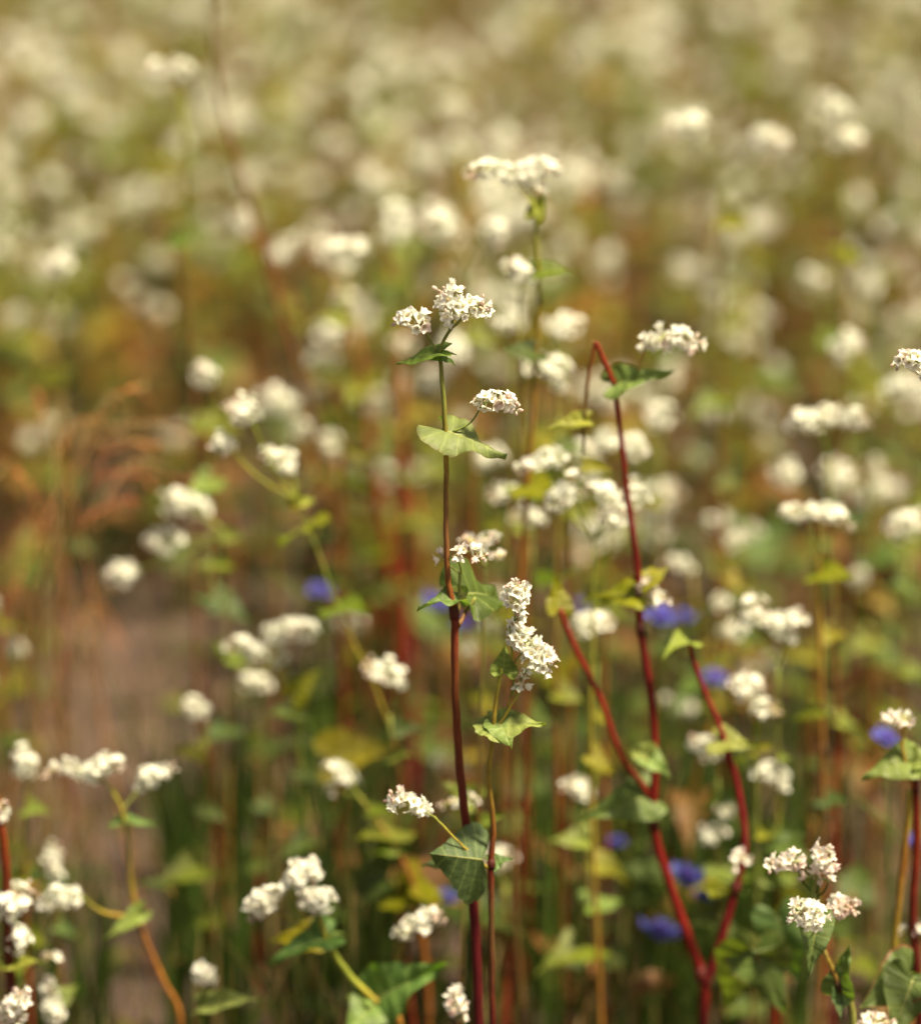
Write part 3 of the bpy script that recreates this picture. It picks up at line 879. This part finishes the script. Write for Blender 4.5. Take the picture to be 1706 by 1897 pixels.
mid("pale head half hidden behind the tall stems near the bottom", 2.0, [(930, 1590, 80, 56, 10)], 940, (935, 1640), (GREEN, ORA, ORA, RED), (), 8, 1)
mid("crowded buckwheat with a ring of small white heads right of the centre", 1.94, [(1000, 856, 108, 50, 22), (1050, 905, 92, 52, 50), (1105, 915, 96, 56, -10), (1178, 915, 66, 62, -70), (1140, 955, 80, 60, 0)], 1110,
    (1100, 1000), (LIME * .7, YEL, ORA), [((1085, 860), (1140, 868, 0), (0, -.8, .6), .6, LY)], 4.5, 2, dens=.85)
mid("soft focus twin heads behind the upper red stem", 2.06, [(1128, 815, 70, 52, 10), (1170, 825, 68, 60, -40), (1074, 828, 48, 46, 0)], 1120, (1130, 890), r=4.5, auto=1)
mid("blurred small white head left of the crowded ring of heads", 2.03, [(925, 915, 78, 50, 0)], 930, (935, 965), r=4, auto=1)
mid("blurred flat white head under the crowded ring of heads", 2.08, [(972, 960, 78, 46, -5)], 985, (985, 1010), r=4, auto=2)
mid("blurred faint heads right behind the crowded ring of heads", 2.4, [(1230, 920, 90, 80, 0), (1215, 980, 90, 70, 0), (1090, 985, 80, 70, 10)], 1215, (1200, 1060), r=5, auto=1)
mid("blurred pair of heads behind the centre leaf", 2.25, [(905, 850, 80, 50, 0), (1220, 770, 76, 56, 0)][:1], 900, (905, 900), r=4, auto=1)
mid("blurred round head right of the upper red stem", 2.2, [(1218, 772, 74, 62, 0)], 1225, (1222, 830), r=4, auto=2)
mid("soft focus long level white head row, upper right", 2.05, [(1490, 785, 96, 52, 8), (1535, 765, 50, 44, 0), (1582, 782, 80, 48, -5)], 1560, (1535, 850), (GREEN, YEL, ORA, RED), (), 5, 3)
mid("soft focus arched white head row below the level row at the right", 2.0, [(1480, 948, 92, 44, 2), (1550, 962, 92, 46, -30)], 1525, (1515, 1010), (YEL, YEL, ORA, ORA),
    [((1520, 1060), (1560, 1040, 0), (0, -1, .4), .8, LY)], 6, 3)
mid("soft focus stepped cluster of pinkish white heads at the right", 1.97, [(1392, 1138, 66, 82, 80, .35), (1440, 1165, 92, 56, -35, .15), (1478, 1150, 52, 48, 0, .1)], 1440, (1440, 1230), (GREEN, BRN, RED), (), 4.5, 4)
mid("soft focus knobbly white heads below the stepped cluster at the right", 1.95, [(1385, 1272, 78, 66, 35), (1420, 1315, 66, 46, 0)], 1400, (1400, 1360), (LG, GREEN, BRN), (), 4.5, 4)
mid("soft focus white head left of the right red branch", 1.98, [(1300, 1382, 82, 48, -32)], 1330, (1330, 1440), (GREEN, BRN, BRN), (), 4, 3)
mid("soft focus white head right of the right red branch", 1.97, [(1425, 1437, 94, 54, -15)], 1455, (1440, 1500), (LIME * .6, GREEN, BRN), [((1440, 1540), (1500, 1545, 0), (0, -.9, .5), .8, LB_)], 4, 4)
mid("faint buff buckwheat heads between the red branches", 2.02, [(1320, 1548, 72, 44, 10, .3), (1340, 1500, 44, 40, 0, .4)], 1345, (1330, 1600), (GREEN, BRN, BRN), (), 3.5, 3, dens=.6)
mid("soft focus wide white head beside the left red branch", 2.0, [(1103, 1155, 100, 62, 3)], 1110, (1105, 1230), (GREEN, YEL, BRN), (), 4.5, 3)
mid("soft focus small head under the left red branch", 1.97, [(1070, 1460, 78, 50, -12)], 1085, (1085, 1510), (GREEN, BRN, BRN), (), 4, 3)
mid("blurred round head at the right edge, middle height", 2.12, [(1678, 970, 78, 66, 25)], 1690, (1680, 1040), r=4.5, auto=3)
mid("blurred paired heads between the two head rows at the right", 2.25, [(1455, 880, 76, 60, 0), (1555, 885, 70, 80, -50, .3)], 1500, (1510, 960), r=5, auto=2)
mid("blurred wide head at the upper right above the level row", 2.3, [(1570, 645, 84, 66, 20), (1670, 720, 90, 60, 0)], 1610, (1610, 790), r=5, auto=3)
mid("blurred bright head near the top left corner", 2.3, [(290, 128, 60, 44, 20), (335, 128, 66, 50, -20)], 380, (340, 200), (LIME * .6, BRN, ORA), (), 4.5, 2)
mid("blurred round bright dot head at the left", 2.35, [(110, 490, 66, 60, 0)], 120, (115, 550), r=5, auto=2)
mid("blurred round head above and left of the centre heads", 2.3, [(728, 395, 56, 54, 0)], 735, (733, 450), r=4, auto=2)
mid("blurred pair of domed heads above the centre", 2.22, [(812, 420, 86, 64, 15), (918, 430, 80, 58, -10)], 870, (870, 510), r=5, auto=3)
mid("blurred wide head left of the centre top", 2.25, [(630, 470, 116, 54, 8)], 640, (640, 530), r=5, auto=3)
mid("blurred wide bright heads at the upper right", 2.35, [(1260, 235, 116, 70, 8), (1430, 260, 90, 60, -10)], 1330, (1340, 350), r=5, auto=3)
mid("blurred bright flat head in the upper right corner", 2.38, [(1575, 262, 92, 52, -12), (1540, 200, 70, 60, 0)], 1570, (1560, 340), r=5, auto=3)

mid("blurred leaning red buckwheat stem with a faint head, behind the leaning thin stem's right", 2.5, [(640, 560, 60, 50, 0, .4)], 800, (655, 610), (ORA, RED * 1.4, RED * 1.4, RED), (), 8, 3)
mid("blurred dark red buckwheat stem left of the tall stem, with a small buff head", 2.42, [(742, 640, 54, 44, 0, .5)], 770, (745, 690), (ORA, RED * 1.4, RED * 1.4, RED), (), 9, 3)
mid("blurred red stemmed buckwheat between the stepped trio and the tall stem", 2.6, [(690, 735, 50, 44, 0, .5)], 690, (695, 790), (RED * 1.5, RED * 1.5, RED, RED), (), 10, 3)
# tall leaning brown stem crossing the left half
p = Plant("long thin brownish stem leaning across the upper left half, leafless", 2.38, 690)
p.stem([(390, -60), (394, 60), (412, 200), (470, 400), (515, 560), (575, 760), (612, 920), (645, 1080), (668, 1200)], [4, 4, 4.5, 5, 6, 6.5, 7, 7.5, 8],
       [BRN, BRN, BRN, RED * .5 + BRN * .5, RED * .45 + BRN * .5, BRN, BRN * .9, BRN, BRN])

# ------------------------------------------------------------------ cornflowers
BLUE = np.array([.070, .080, .44]); VIO = np.array([.22, .10, .45])


def cornflower(px, py, Y, size, root, label, face=(.15, -.25, 1)):
    e = Plant(label, Y, root, "cornflowers growing among the buckwheat", "cornflower", "cornflower")
    c = e.P((px, py)); k = mpp(Y)
    e.stem([(px, py + size * .5), ((px + root) / 2 + 5, py * .6 + 1897 * .4)], [2.5, 3.2], [LB_, LB_], sides=6)
    R = size / 2 * k * .85
    d = np.asarray(face, float); d /= np.linalg.norm(d)
    x, y, z = frame(d)
    mb = MB()
    for ring, (nn, el, ln) in enumerate(((9, .3, 1.05), (7, .8, .75))):
        for i in range(nn):
            a = i / nn * 2 * math.pi + ring * .3 + rng.normal(0, .1)
            rad = math.cos(a) * x + math.sin(a) * y
            dr = math.cos(el) * rad + math.sin(el) * z
            side = np.cross(z, rad)
            L = R * ln * rng.uniform(.65, 1.15)
            uu = np.linspace(0, 1, 5)[:, None]; vv = np.linspace(-1, 1, 4)[None, :]
            wd = L * (.05 + .36 * uu ** 2)
            tooth = 1 + .16 * np.cos(vv * 5) * (uu > .9)
            P = (uu * L * tooth)[..., None] * dr + (wd * vv)[..., None] * side + (.5 * wd * vv ** 2)[..., None] * z
            q = (np.arange(4)[:, None] * 4 + np.arange(3)[None, :]).ravel()
            mb.add(P.reshape(-1, 3), np.stack([q, q + 4, q + 5, q + 1], -1), (BLUE * rng.uniform(.6, 1.2) + np.array([.06, .06, .06]) * (uu * np.abs(vv)).reshape(-1, 1)), 2)
    fl = mb.build('ray_florets', e.e, c)
    mb = MB()
    for i in range(22):
        dd = z + rng.normal(0, .45, 3); dd /= np.linalg.norm(dd)
        tube(mb, np.array([dd * 0, dd * R * .28, dd * R * rng.uniform(.4, .6)]), R * .035, VIO * rng.uniform(.7, 1.3), 4, 2)
    mb.build('flower_centre', e.e, c)
    mb = MB()
    ellipsoid(mb, -z * R * .35, (R * .26, R * .42), z, (.09, .12, .05), (.12, .14, .06), 0, 10, 8)
    mb.build('flower_base', e.e, c)
    for s_ in (-1, 1):
        mb = MB()
        b = e.P(((px + root) / 2 + 5, py + size * 1.1))
        P = catmull([b, b + np.array([s_ * .02, 0, .03]), b + np.array([s_ * .045, 0, .05])], 5)
        V = np.concatenate([P + np.array([0, .002, 0]) * np.sin(np.linspace(.2, 3.1, len(P)))[:, None], P - np.array([0, .002, .001]) * np.sin(np.linspace(.2, 3.1, len(P)))[:, None]])
        n = len(P); q = np.arange(n - 1)
        mb.add(V, np.stack([q, q + 1, q + 1 + n, q + n], -1), LB_, 3)
        mb.build('leaf', e.e)


for a in [(592, 1098, 2.22, 68, 610, "blurred blue cornflower left of the tall stem, alone by a leaning stem"),
          (808, 1122, 2.20, 64, 800, "blurred violet blue cornflower touching the left of the tall stem", ),
          (862, 1160, 2.25, 54, 868, "faint blue cornflower just right of the tall stem's joint"),
          (1222, 1148, 2.06, 78, 1220, "blurred blue cornflower right of the red stem under pinkish heads"),
          (1268, 1145, 2.2, 46, 1275, "faint small blue cornflower at the tip of the right red branch"),
          (1068, 1125, 2.3, 44, 1075, "faint blue cornflower behind the left red branch's tip"),
          (1322, 1262, 2.15, 62, 1330, "pale blue cornflower behind the right red branch"),
          (1272, 1628, 1.98, 84, 1290, "bright blue cornflower between the two red branches, the upper of two"),
          (1222, 1728, 2.0, 88, 1225, "violet blue cornflower left of the red stem near the bottom, the lower of two"),
          (1300, 1662, 1.99, 44, 1310, "little blue cornflower bud beside the bright blue one"),
          (822, 1668, 2.0, 62, 822, "blue cornflower left of the tall stem near the bottom, behind a white head"),
          (1640, 1372, 1.96, 66, 1640, "blue cornflower at the right edge under a pink buckwheat head"),
          (1142, 1562, 2.1, 44, 1150, "small dark blue cornflower below the large leaf of the red plant"),
          (1690, 1562, 2.0, 40, 1695, "sliver of blue cornflower at the right edge beside the crimson stem")]:
    cornflower(*a)

# ------------------------------------------------------------------ dry reddish grass on the left
def dry_grass(label, Y, root, tips, base):
    e = Plant(label, Y, root, "dry reddish grasses", "dry_grass", "dry grass")
    for (mx_, my_, tx, ty) in tips:
        for rep in range(2):
            mb = MB()
            j = lambda q: rng.normal(0, q)
            g = np.array([j(.07), j(.07), -.005])
            P = catmull([g, e.P((base[0] + j(50), base[1] + j(40), j(.04))), e.P((mx_ + j(14), my_ + j(14), j(.05))),
                         e.P(((mx_ + tx) / 2 + j(10), min(my_, ty) - 25 + j(14), j(.05))), e.P((tx + j(18), ty + j(18), j(.05)))], 6)
            c = (np.array([.36, .12, .045]) if rep else np.array([.24, .17, .07])) * rng.uniform(.4, 1.25)
            tube(mb, P, np.linspace(.00055, .00035, len(P)), c, 4)
            for i in range(len(P) // 2, len(P), 1):
                d = (P[i] - P[i - 1]); d /= np.linalg.norm(d); d = d + rng.normal(0, .35, 3)
                ellipsoid(mb, P[i] + d * .003, (.0006, .0035), d, c * 1.2, c * 1.5, 0, 4, 4)
            mb.build('stalk', e.e)


dry_grass("tuft of dry reddish arching grass left of the stepped white heads", 2.2, 105,
          [(140, 930, 300, 850), (170, 860, 345, 810), (130, 850, 250, 770), (200, 900, 310, 900), (90, 860, 60, 790), (180, 920, 340, 900), (60, 950, -20, 880), (150, 980, 290, 950), (110, 830, 130, 770), (190, 790, 290, 740)], (105, 1180))
dry_grass("low fan of orange dry grass at the left, over bare soil", 2.35, 108,
          [(60, 1100, -10, 1040), (90, 1090, 30, 1000), (120, 1080, 160, 990), (150, 1140, 240, 1210), (130, 1110, 220, 1100), (80, 1130, 10, 1120)], (108, 1190))

# ------------------------------------------------------------------ prototypes for the scattered plants
def proto(i, lod='m'):
    """returns dict: parts list of (kind, arrays, origin)"""
    r = np.random.default_rng(500 + i)
    H = .56
    parts = []
    RB = np.array([.26, .055, .02]); O2 = np.array([.32, .125, .025])
    pal = [(GREEN, O2, RB), (YEL * .8, O2, RB), (GREEN, O2 * .8, O2), (O2, RB, RB * .8)][i % 4]
    # main stem
    pts = [np.array([0, 0, -.01])]
    lean = r.normal(0, .04, 2)
    for k in range(1, 7):
        f = k / 6
        pts.append(np.array([lean[0] * f + r.normal(0, .006), lean[1] * f + r.normal(0, .006), H * .86 * f]))
    st = MB()
    C = catmull(pts, 3)
    n = len(C)
    cc = np.stack([np.interp(np.linspace(0, 1, n), [0, .5, 1], [pal[2][q], pal[1][q], pal[0][q]]) for q in range(3)], -1)
    tube(st, C, np.linspace(.0042, .0020, n), cc, 6)
    ends = [(C[-1], np.array([0, 0, 1.0]))]
    for b in range(2 + i % 3):
        k = int(n * r.uniform(.45, .92)); s = C[k]
        a = r.uniform(0, 6.28); L = r.uniform(.05, .14)
        d = np.array([math.cos(a) * .55, math.sin(a) * .55, .85])
        e = s + d * L
        P = catmull([s, s + d * L * .5 + np.array([0, 0, -.004]), e + np.array([0, 0, .008])], 3)
        tube(st, P, np.linspace(.0015, .001, len(P)), pal[0], 5)
        ends.append((P[-1], d))
        if lod == 'm' or r.uniform() < .7:
            parts.append(('leaf', leaf_arrays(r.uniform(.024, .04), r.uniform(.8, 1), .3, .3, .06, int(r.integers(9999)), [LG, LY, LP][b % 3], False, .2), P[3],
                          orient(np.array([math.cos(a + 1), math.sin(a + 1), r.uniform(-.2, .3)]), (0, 0, 1))))
    for k in range(8):
        f = .22 + .095 * k + r.uniform(0, .04)
        s = C[int(n * min(.97, f))]
        a = r.uniform(0, 6.28)
        L = .075 * (1.1 - f * .6) * r.uniform(.75, 1.1)
        pet = .03 * (1 - f)
        d = np.array([math.cos(a), math.sin(a), r.uniform(-.35, .2)])
        parts.append(('leaf', leaf_arrays(L, r.uniform(.8, 1), .18, r.uniform(.1, .5), .06, int(r.integers(9999)), ([LD, LR, LG, LB_, LR, YL, LD] if k < 4 else [LG, YL, LG, LY, LG, YL, LB_])[(k + i) % 7], False, pet / L),
                      s + d / np.linalg.norm(d) * pet, orient(d, (0, 0, 1))))
    for (e, d) in ends:
        for q in range(1 + int(r.uniform() < .25)):
            a = r.uniform(0, 6.28)
            u = np.array([math.cos(a), math.sin(a), r.uniform(.1, .9)]); u /= np.linalg.norm(u)
            L = r.uniform(.009, .024); mb = MB()
            o = e + u * .006
            tube(mb, np.array([e - o, np.zeros(3)]), .0007, GREEN, 4)
            cluster_mesh(mb, np.zeros(3), u * L, r.uniform(.0065, .0105), int(r.integers(16, 28)) if lod == 'm' else 18, int(r.integers(99999)), .12, lod)
            parts.append(('flower_cluster', mb.arrays(), o, None))
    parts.insert(0, ('stem', st.arrays(), np.zeros(3), None))
    return parts


def part_mb(pt):
    mb = MB(); mb.addarr(pt[1], pt[3]); return mb


NP = 10
PROTO = [proto(i) for i in range(NP)]
PM = [[(k[0], part_mb(k).mesh(k[0]), k[2]) for k in pr] for pr in PROTO]
PJ = []
for pr in PROTO:
    mb = MB()
    for k in pr: mb.addarr(k[1], k[3], k[2])
    PJ.append(mb.arrays())
PJM = []
for arr in PJ:
    mb = MB(); mb.addarr(arr); PJM.append(mb.mesh("buckwheat_plant"))
PL = []
for i in range(6):
    mb = MB()
    for k in proto(i, 'l'): mb.addarr(k[1], k[3], k[2])
    PL.append(mb.arrays())

PROTO_OBJ = [None] * NP


def place_parts(i, loc, rz, sc):
    """first use builds the thing and its parts, later ones copy both"""
    e = bpy.data.objects.new('buckwheat_plant', None) if PROTO_OBJ[i] is None else PROTO_OBJ[i].copy()
    COL.objects.link(e)
    if PROTO_OBJ[i] is None:
        for nm, me, o in PM[i]:
            c = bpy.data.objects.new(nm, me); c.location = o; c.parent = e; COL.objects.link(c)
        PROTO_OBJ[i] = e
    else:
        for ch in PROTO_OBJ[i].children:
            c = ch.copy(); c.parent = e; COL.objects.link(c)
    e.location = loc; e.rotation_euler = (0, 0, rz); e.scale = (sc,) * 3
    return e


# candidate sites over the field
sites = []
r = np.random.default_rng(77)


def soil_gap(x, y):
    """bare patches seen in the photo"""
    u = x / y
    if -.128 < u < -.062 and 2.0 < y < 3.05: return True
    if -.115 < u < -.075 and y < 2.2: return True
    return False


cell = .092
for iy in range(int((9.0 - .9) / cell)):
    y0 = .9 + iy * cell
    for ix in range(-38, 39):
        x0 = ix * cell * (1.0 if y0 < 3.5 else 1.15)
        x = x0 + r.uniform(-.5, .5) * cell; y = y0 + r.uniform(-.5, .5) * cell
        hw = .137 * y
        inwedge = abs(x) < hw + .05
        if y > 4.8 and r.uniform() < .35: continue
        if not inwedge and abs(x) > hw + 2.0: continue
        if inwedge and y < 2.12: continue
        if not inwedge and (y < 1.3 or r.uniform() < .55): continue
        keep = .36 if y < 2.5 else (.62 if y < 3.0 else .84)
        if inwedge and r.uniform() > keep: continue
        if inwedge and soil_gap(x, y): continue
        h = r.uniform(.52, 1.0)
        if y < 2.45: h = r.uniform(.4, .8)
        sites.append((x, y, h, r.uniform(0, 6.28), int(r.integers(NP)), inwedge))
inw = sorted([s for s in sites if s[5]], key=lambda s: s[1])
N_IND = 235
ind, rest = inw[:N_IND], inw[N_IND:] + [s for s in sites if not s[5]]
ROWW = ["nearest", "second", "middle", "fourth", "farthest"]
COLW = ["far left", "left", "centre left", "centre", "centre right", "right", "far right"]
STEMW = ["reddish brown stem", "orange stem", "green stem", "crimson stem"]
cells = {}
for k, s in enumerate(ind):
    row = min(4, k * 5 // len(ind))
    u = (s[0] / s[1] / .137 + 1) / 2
    c = min(6, max(0, int(u * 7)))
    cells.setdefault((row, c), []).append((s, k))
ORD = ["first", "second", "third", "fourth", "fifth", "sixth", "seventh", "eighth", "ninth", "tenth", "eleventh", "twelfth", "thirteenth", "fourteenth"]
for (row, c), L_ in cells.items():
    L_.sort(key=lambda q: q[0][0] / q[0][1])
    for j, (s, k) in enumerate(L_):
        x, y, h, rz, pi_, _ = s
        if k < 110: o = place_parts(pi_, (x, y, 0), rz, h)
        else:
            o = bpy.data.objects.new('buckwheat_plant', PJM[pi_]); COL.objects.link(o)
            o.location = (x, y, 0); o.rotation_euler = (0, 0, rz); o.scale = (h,) * 3
        tall = "tall" if h > .8 else ("low" if h < .62 else "medium")
        o['label'] = f"blurred {tall} buckwheat, {STEMW[pi_ % 4]}, {ORD[min(j, 13)]} from left of the {COLW[c]} part, {ROWW[row]} rows"
        o['category'] = "buckwheat plant"
        o['group'] = "blurred buckwheat plants filling the field behind"
# drop the unused template if a kind never came up: nothing is left unlinked

mb = MB()
for (x, y, h, rz, pi_, _) in rest:
    c_, s_ = math.cos(rz), math.sin(rz)
    R = np.array([[c_, -s_, 0], [s_, c_, 0], [0, 0, 1.0]])
    src = PJ[pi_] if (abs(x) < .137 * y + .05 and y < 3.6) else PL[pi_ % 6]
    mb.addarr(src, R, np.array([x, y, 0]), h)
o = mb.build('buckwheat_field')
o['kind'] = 'stuff'; o['label'] = "mass of buckwheat in flower running into the distance"; o['category'] = "buckwheat field"

# ------------------------------------------------------------------ grass and low weeds between the stems
mb = MB()
r = np.random.default_rng(3)
NB = 4200
for i in range(NB):
    y = 1.95 + 2.6 * r.uniform() ** 1.5
    x = r.uniform(-1, 1) * (.14 * y + .12)
    u = x / y
    if soil_gap(x, y) and r.uniform() < .66: continue
    hgt = r.uniform(.04, .17) * (1.25 if -.09 < u < -.02 and y < 2.4 else .8)
    a = r.uniform(0, 6.28); ln = r.uniform(0, .5) * hgt
    d = np.array([math.cos(a), math.sin(a), 0]); sdv = np.array([-math.sin(a + .6), math.cos(a + .6), 0]) * r.uniform(.0009, .0022)
    t = np.array([0, .35, .7, 1.0])[:, None]
    P = np.array([x, y, 0]) + t * np.array([0, 0, hgt]) + (t ** 2) * d * ln
    wv = np.array([1, 1, .7, .05])[:, None]
    V = np.concatenate([P - sdv * wv, P + sdv * wv])
    q = np.arange(3)
    g = np.array([.05, .08, .012]) * r.uniform(.5, 1.5) if r.uniform() < .6 else np.array([.28, .20, .08]) * r.uniform(.6, 1.2)
    mb.add(V, np.stack([q, q + 4, q + 5, q + 1], -1), g, 3)
for (pa, pb, ya, yb, nn, h0, h1) in ((300, 480, 2.1, 2.5, 120, .07, .19), (20, 200, 1.95, 2.3, 60, .06, .14), (500, 760, 1.95, 2.4, 130, .12, .26), (1150, 1500, 2.0, 2.4, 160, .10, .26), (860, 1100, 2.0, 2.4, 70, .12, .24)):
    for i in range(nn):
        y = r.uniform(ya, yb); x = at(r.uniform(pa, pb), 1700, y)[0]
        hgt = r.uniform(h0, h1); a = r.uniform(0, 6.28); ln = r.uniform(0, .35) * hgt
        d = np.array([math.cos(a), math.sin(a), 0]); sdv = np.array([1, r.normal(0, .5), 0]) * r.uniform(.001, .0024)
        t = np.linspace(0, 1, 6)[:, None]
        P = np.array([x, y, 0]) + t * np.array([0, 0, hgt]) + (t ** 2) * d * ln
        wv = (1 - t ** 2.5) * .95 + .05
        V = np.concatenate([P - sdv * wv, P + sdv * wv]); q = np.arange(5)
        g = np.array([.045, .085, .014]) * r.uniform(.5, 1.5)
        mb.add(V, np.stack([q, q + 6, q + 7, q + 1], -1), g, 3)
o = mb.build('grass'); o['kind'] = 'stuff'; o['label'] = "thin green and straw grass between the stems"; o['category'] = "grass"

mb = MB()
wl = [leaf_arrays(.04, .9, .2, .3, .06, 900 + i, c, False, .3) for i, c in enumerate([LD, LG, LR, LD, LB_])]
for i in range(620):
    y = 2.0 + 2.4 * r.uniform() ** 1.3
    x = r.uniform(-1, 1) * (.14 * y + .15)
    if soil_gap(x, y) and r.uniform() < .74: continue
    a = r.uniform(0, 6.28)
    d = np.array([math.cos(a), math.sin(a), r.uniform(-.1, .6)])
    mb.addarr(wl[i % 5], orient(d, (r.normal(0, .2), r.normal(0, .2), 1)), np.array([x, y, r.uniform(.01, .17)]), r.uniform(.5, 1.3))
o = mb.build('ground_cover'); o['kind'] = 'stuff'; o['label'] = "low green weeds and fallen leaves over the soil"; o['category'] = "ground cover"

mb = MB()
dl = [leaf_arrays(.03, .8, .5, .8, .15, 950 + i, c, False, .2) for i, c in enumerate([(.16, .10, .05), (.22, .15, .08), (.10, .06, .03)])]
for i in range(1300):
    y = 1.9 + 2.6 * r.uniform() ** 1.2
    x = r.uniform(-1, 1) * (.14 * y + .2)
    a = r.uniform(0, 6.28)
    if i % 3:
        mb.addarr(dl[i % 3], orient((math.cos(a), math.sin(a), r.uniform(-.2, .2)), (r.normal(0, .4), r.normal(0, .4), 1)), np.array([x, y, r.uniform(.006, .02)]), r.uniform(.4, 1.1))
    else:
        d = np.array([math.cos(a), math.sin(a), r.uniform(-.05, .25)]) * r.uniform(.02, .09)
        b = np.array([x, y, .008])
        tube(mb, np.array([b, b + d * .5 + np.array([0, 0, .003]), b + d]), .0009, np.array([.26, .17, .09]) * r.uniform(.5, 1.3), 4)
o = mb.build('leaf_litter'); o['kind'] = 'stuff'; o['label'] = "dry leaves and broken stalks lying on the soil"; o['category'] = "leaf litter"

# ------------------------------------------------------------------ ground: one sheet, finer near the camera
def axis_pts():
    return np.concatenate([[-900, -200, -50, -15, -6], np.arange(-3, 3.001, .06), [6, 15, 50, 200, 900]])


gx = axis_pts(); gy = np.concatenate([[-900, -200, -50, -10, -2], np.arange(0, 6.001, .06), [8, 12, 25, 80, 250, 1200]])
X, Yg = np.meshgrid(gx, gy, indexing='ij')
Z = .010 * np.sin(X * 9 + 2 * np.sin(Yg * 5)) * np.sin(Yg * 7 + 1.3) + .006 * np.sin(X * 23 + Yg * 17) + np.random.default_rng(4).normal(0, .003, X.shape)
Z = np.where((abs(X) < 3) & (Yg > 0) & (Yg < 6), Z, 0) - .004
nx, ny = X.shape
i, j = np.meshgrid(np.arange(nx - 1), np.arange(ny - 1), indexing='ij')
a = i * ny + j
me = bpy.data.meshes.new("ground")
me.from_pydata(np.stack([X, Yg, Z], -1).reshape(-1, 3), [], np.stack([a, a + ny, a + ny + 1, a + 1], -1).reshape(-1, 4))
me.materials.append(M_SOIL)
me.polygons.foreach_set("use_smooth", np.ones(len(me.polygons), bool))
o = bpy.data.objects.new("ground", me); COL.objects.link(o)
o['kind'] = 'structure'; o['label'] = "bare brown field soil"; o['category'] = "ground"
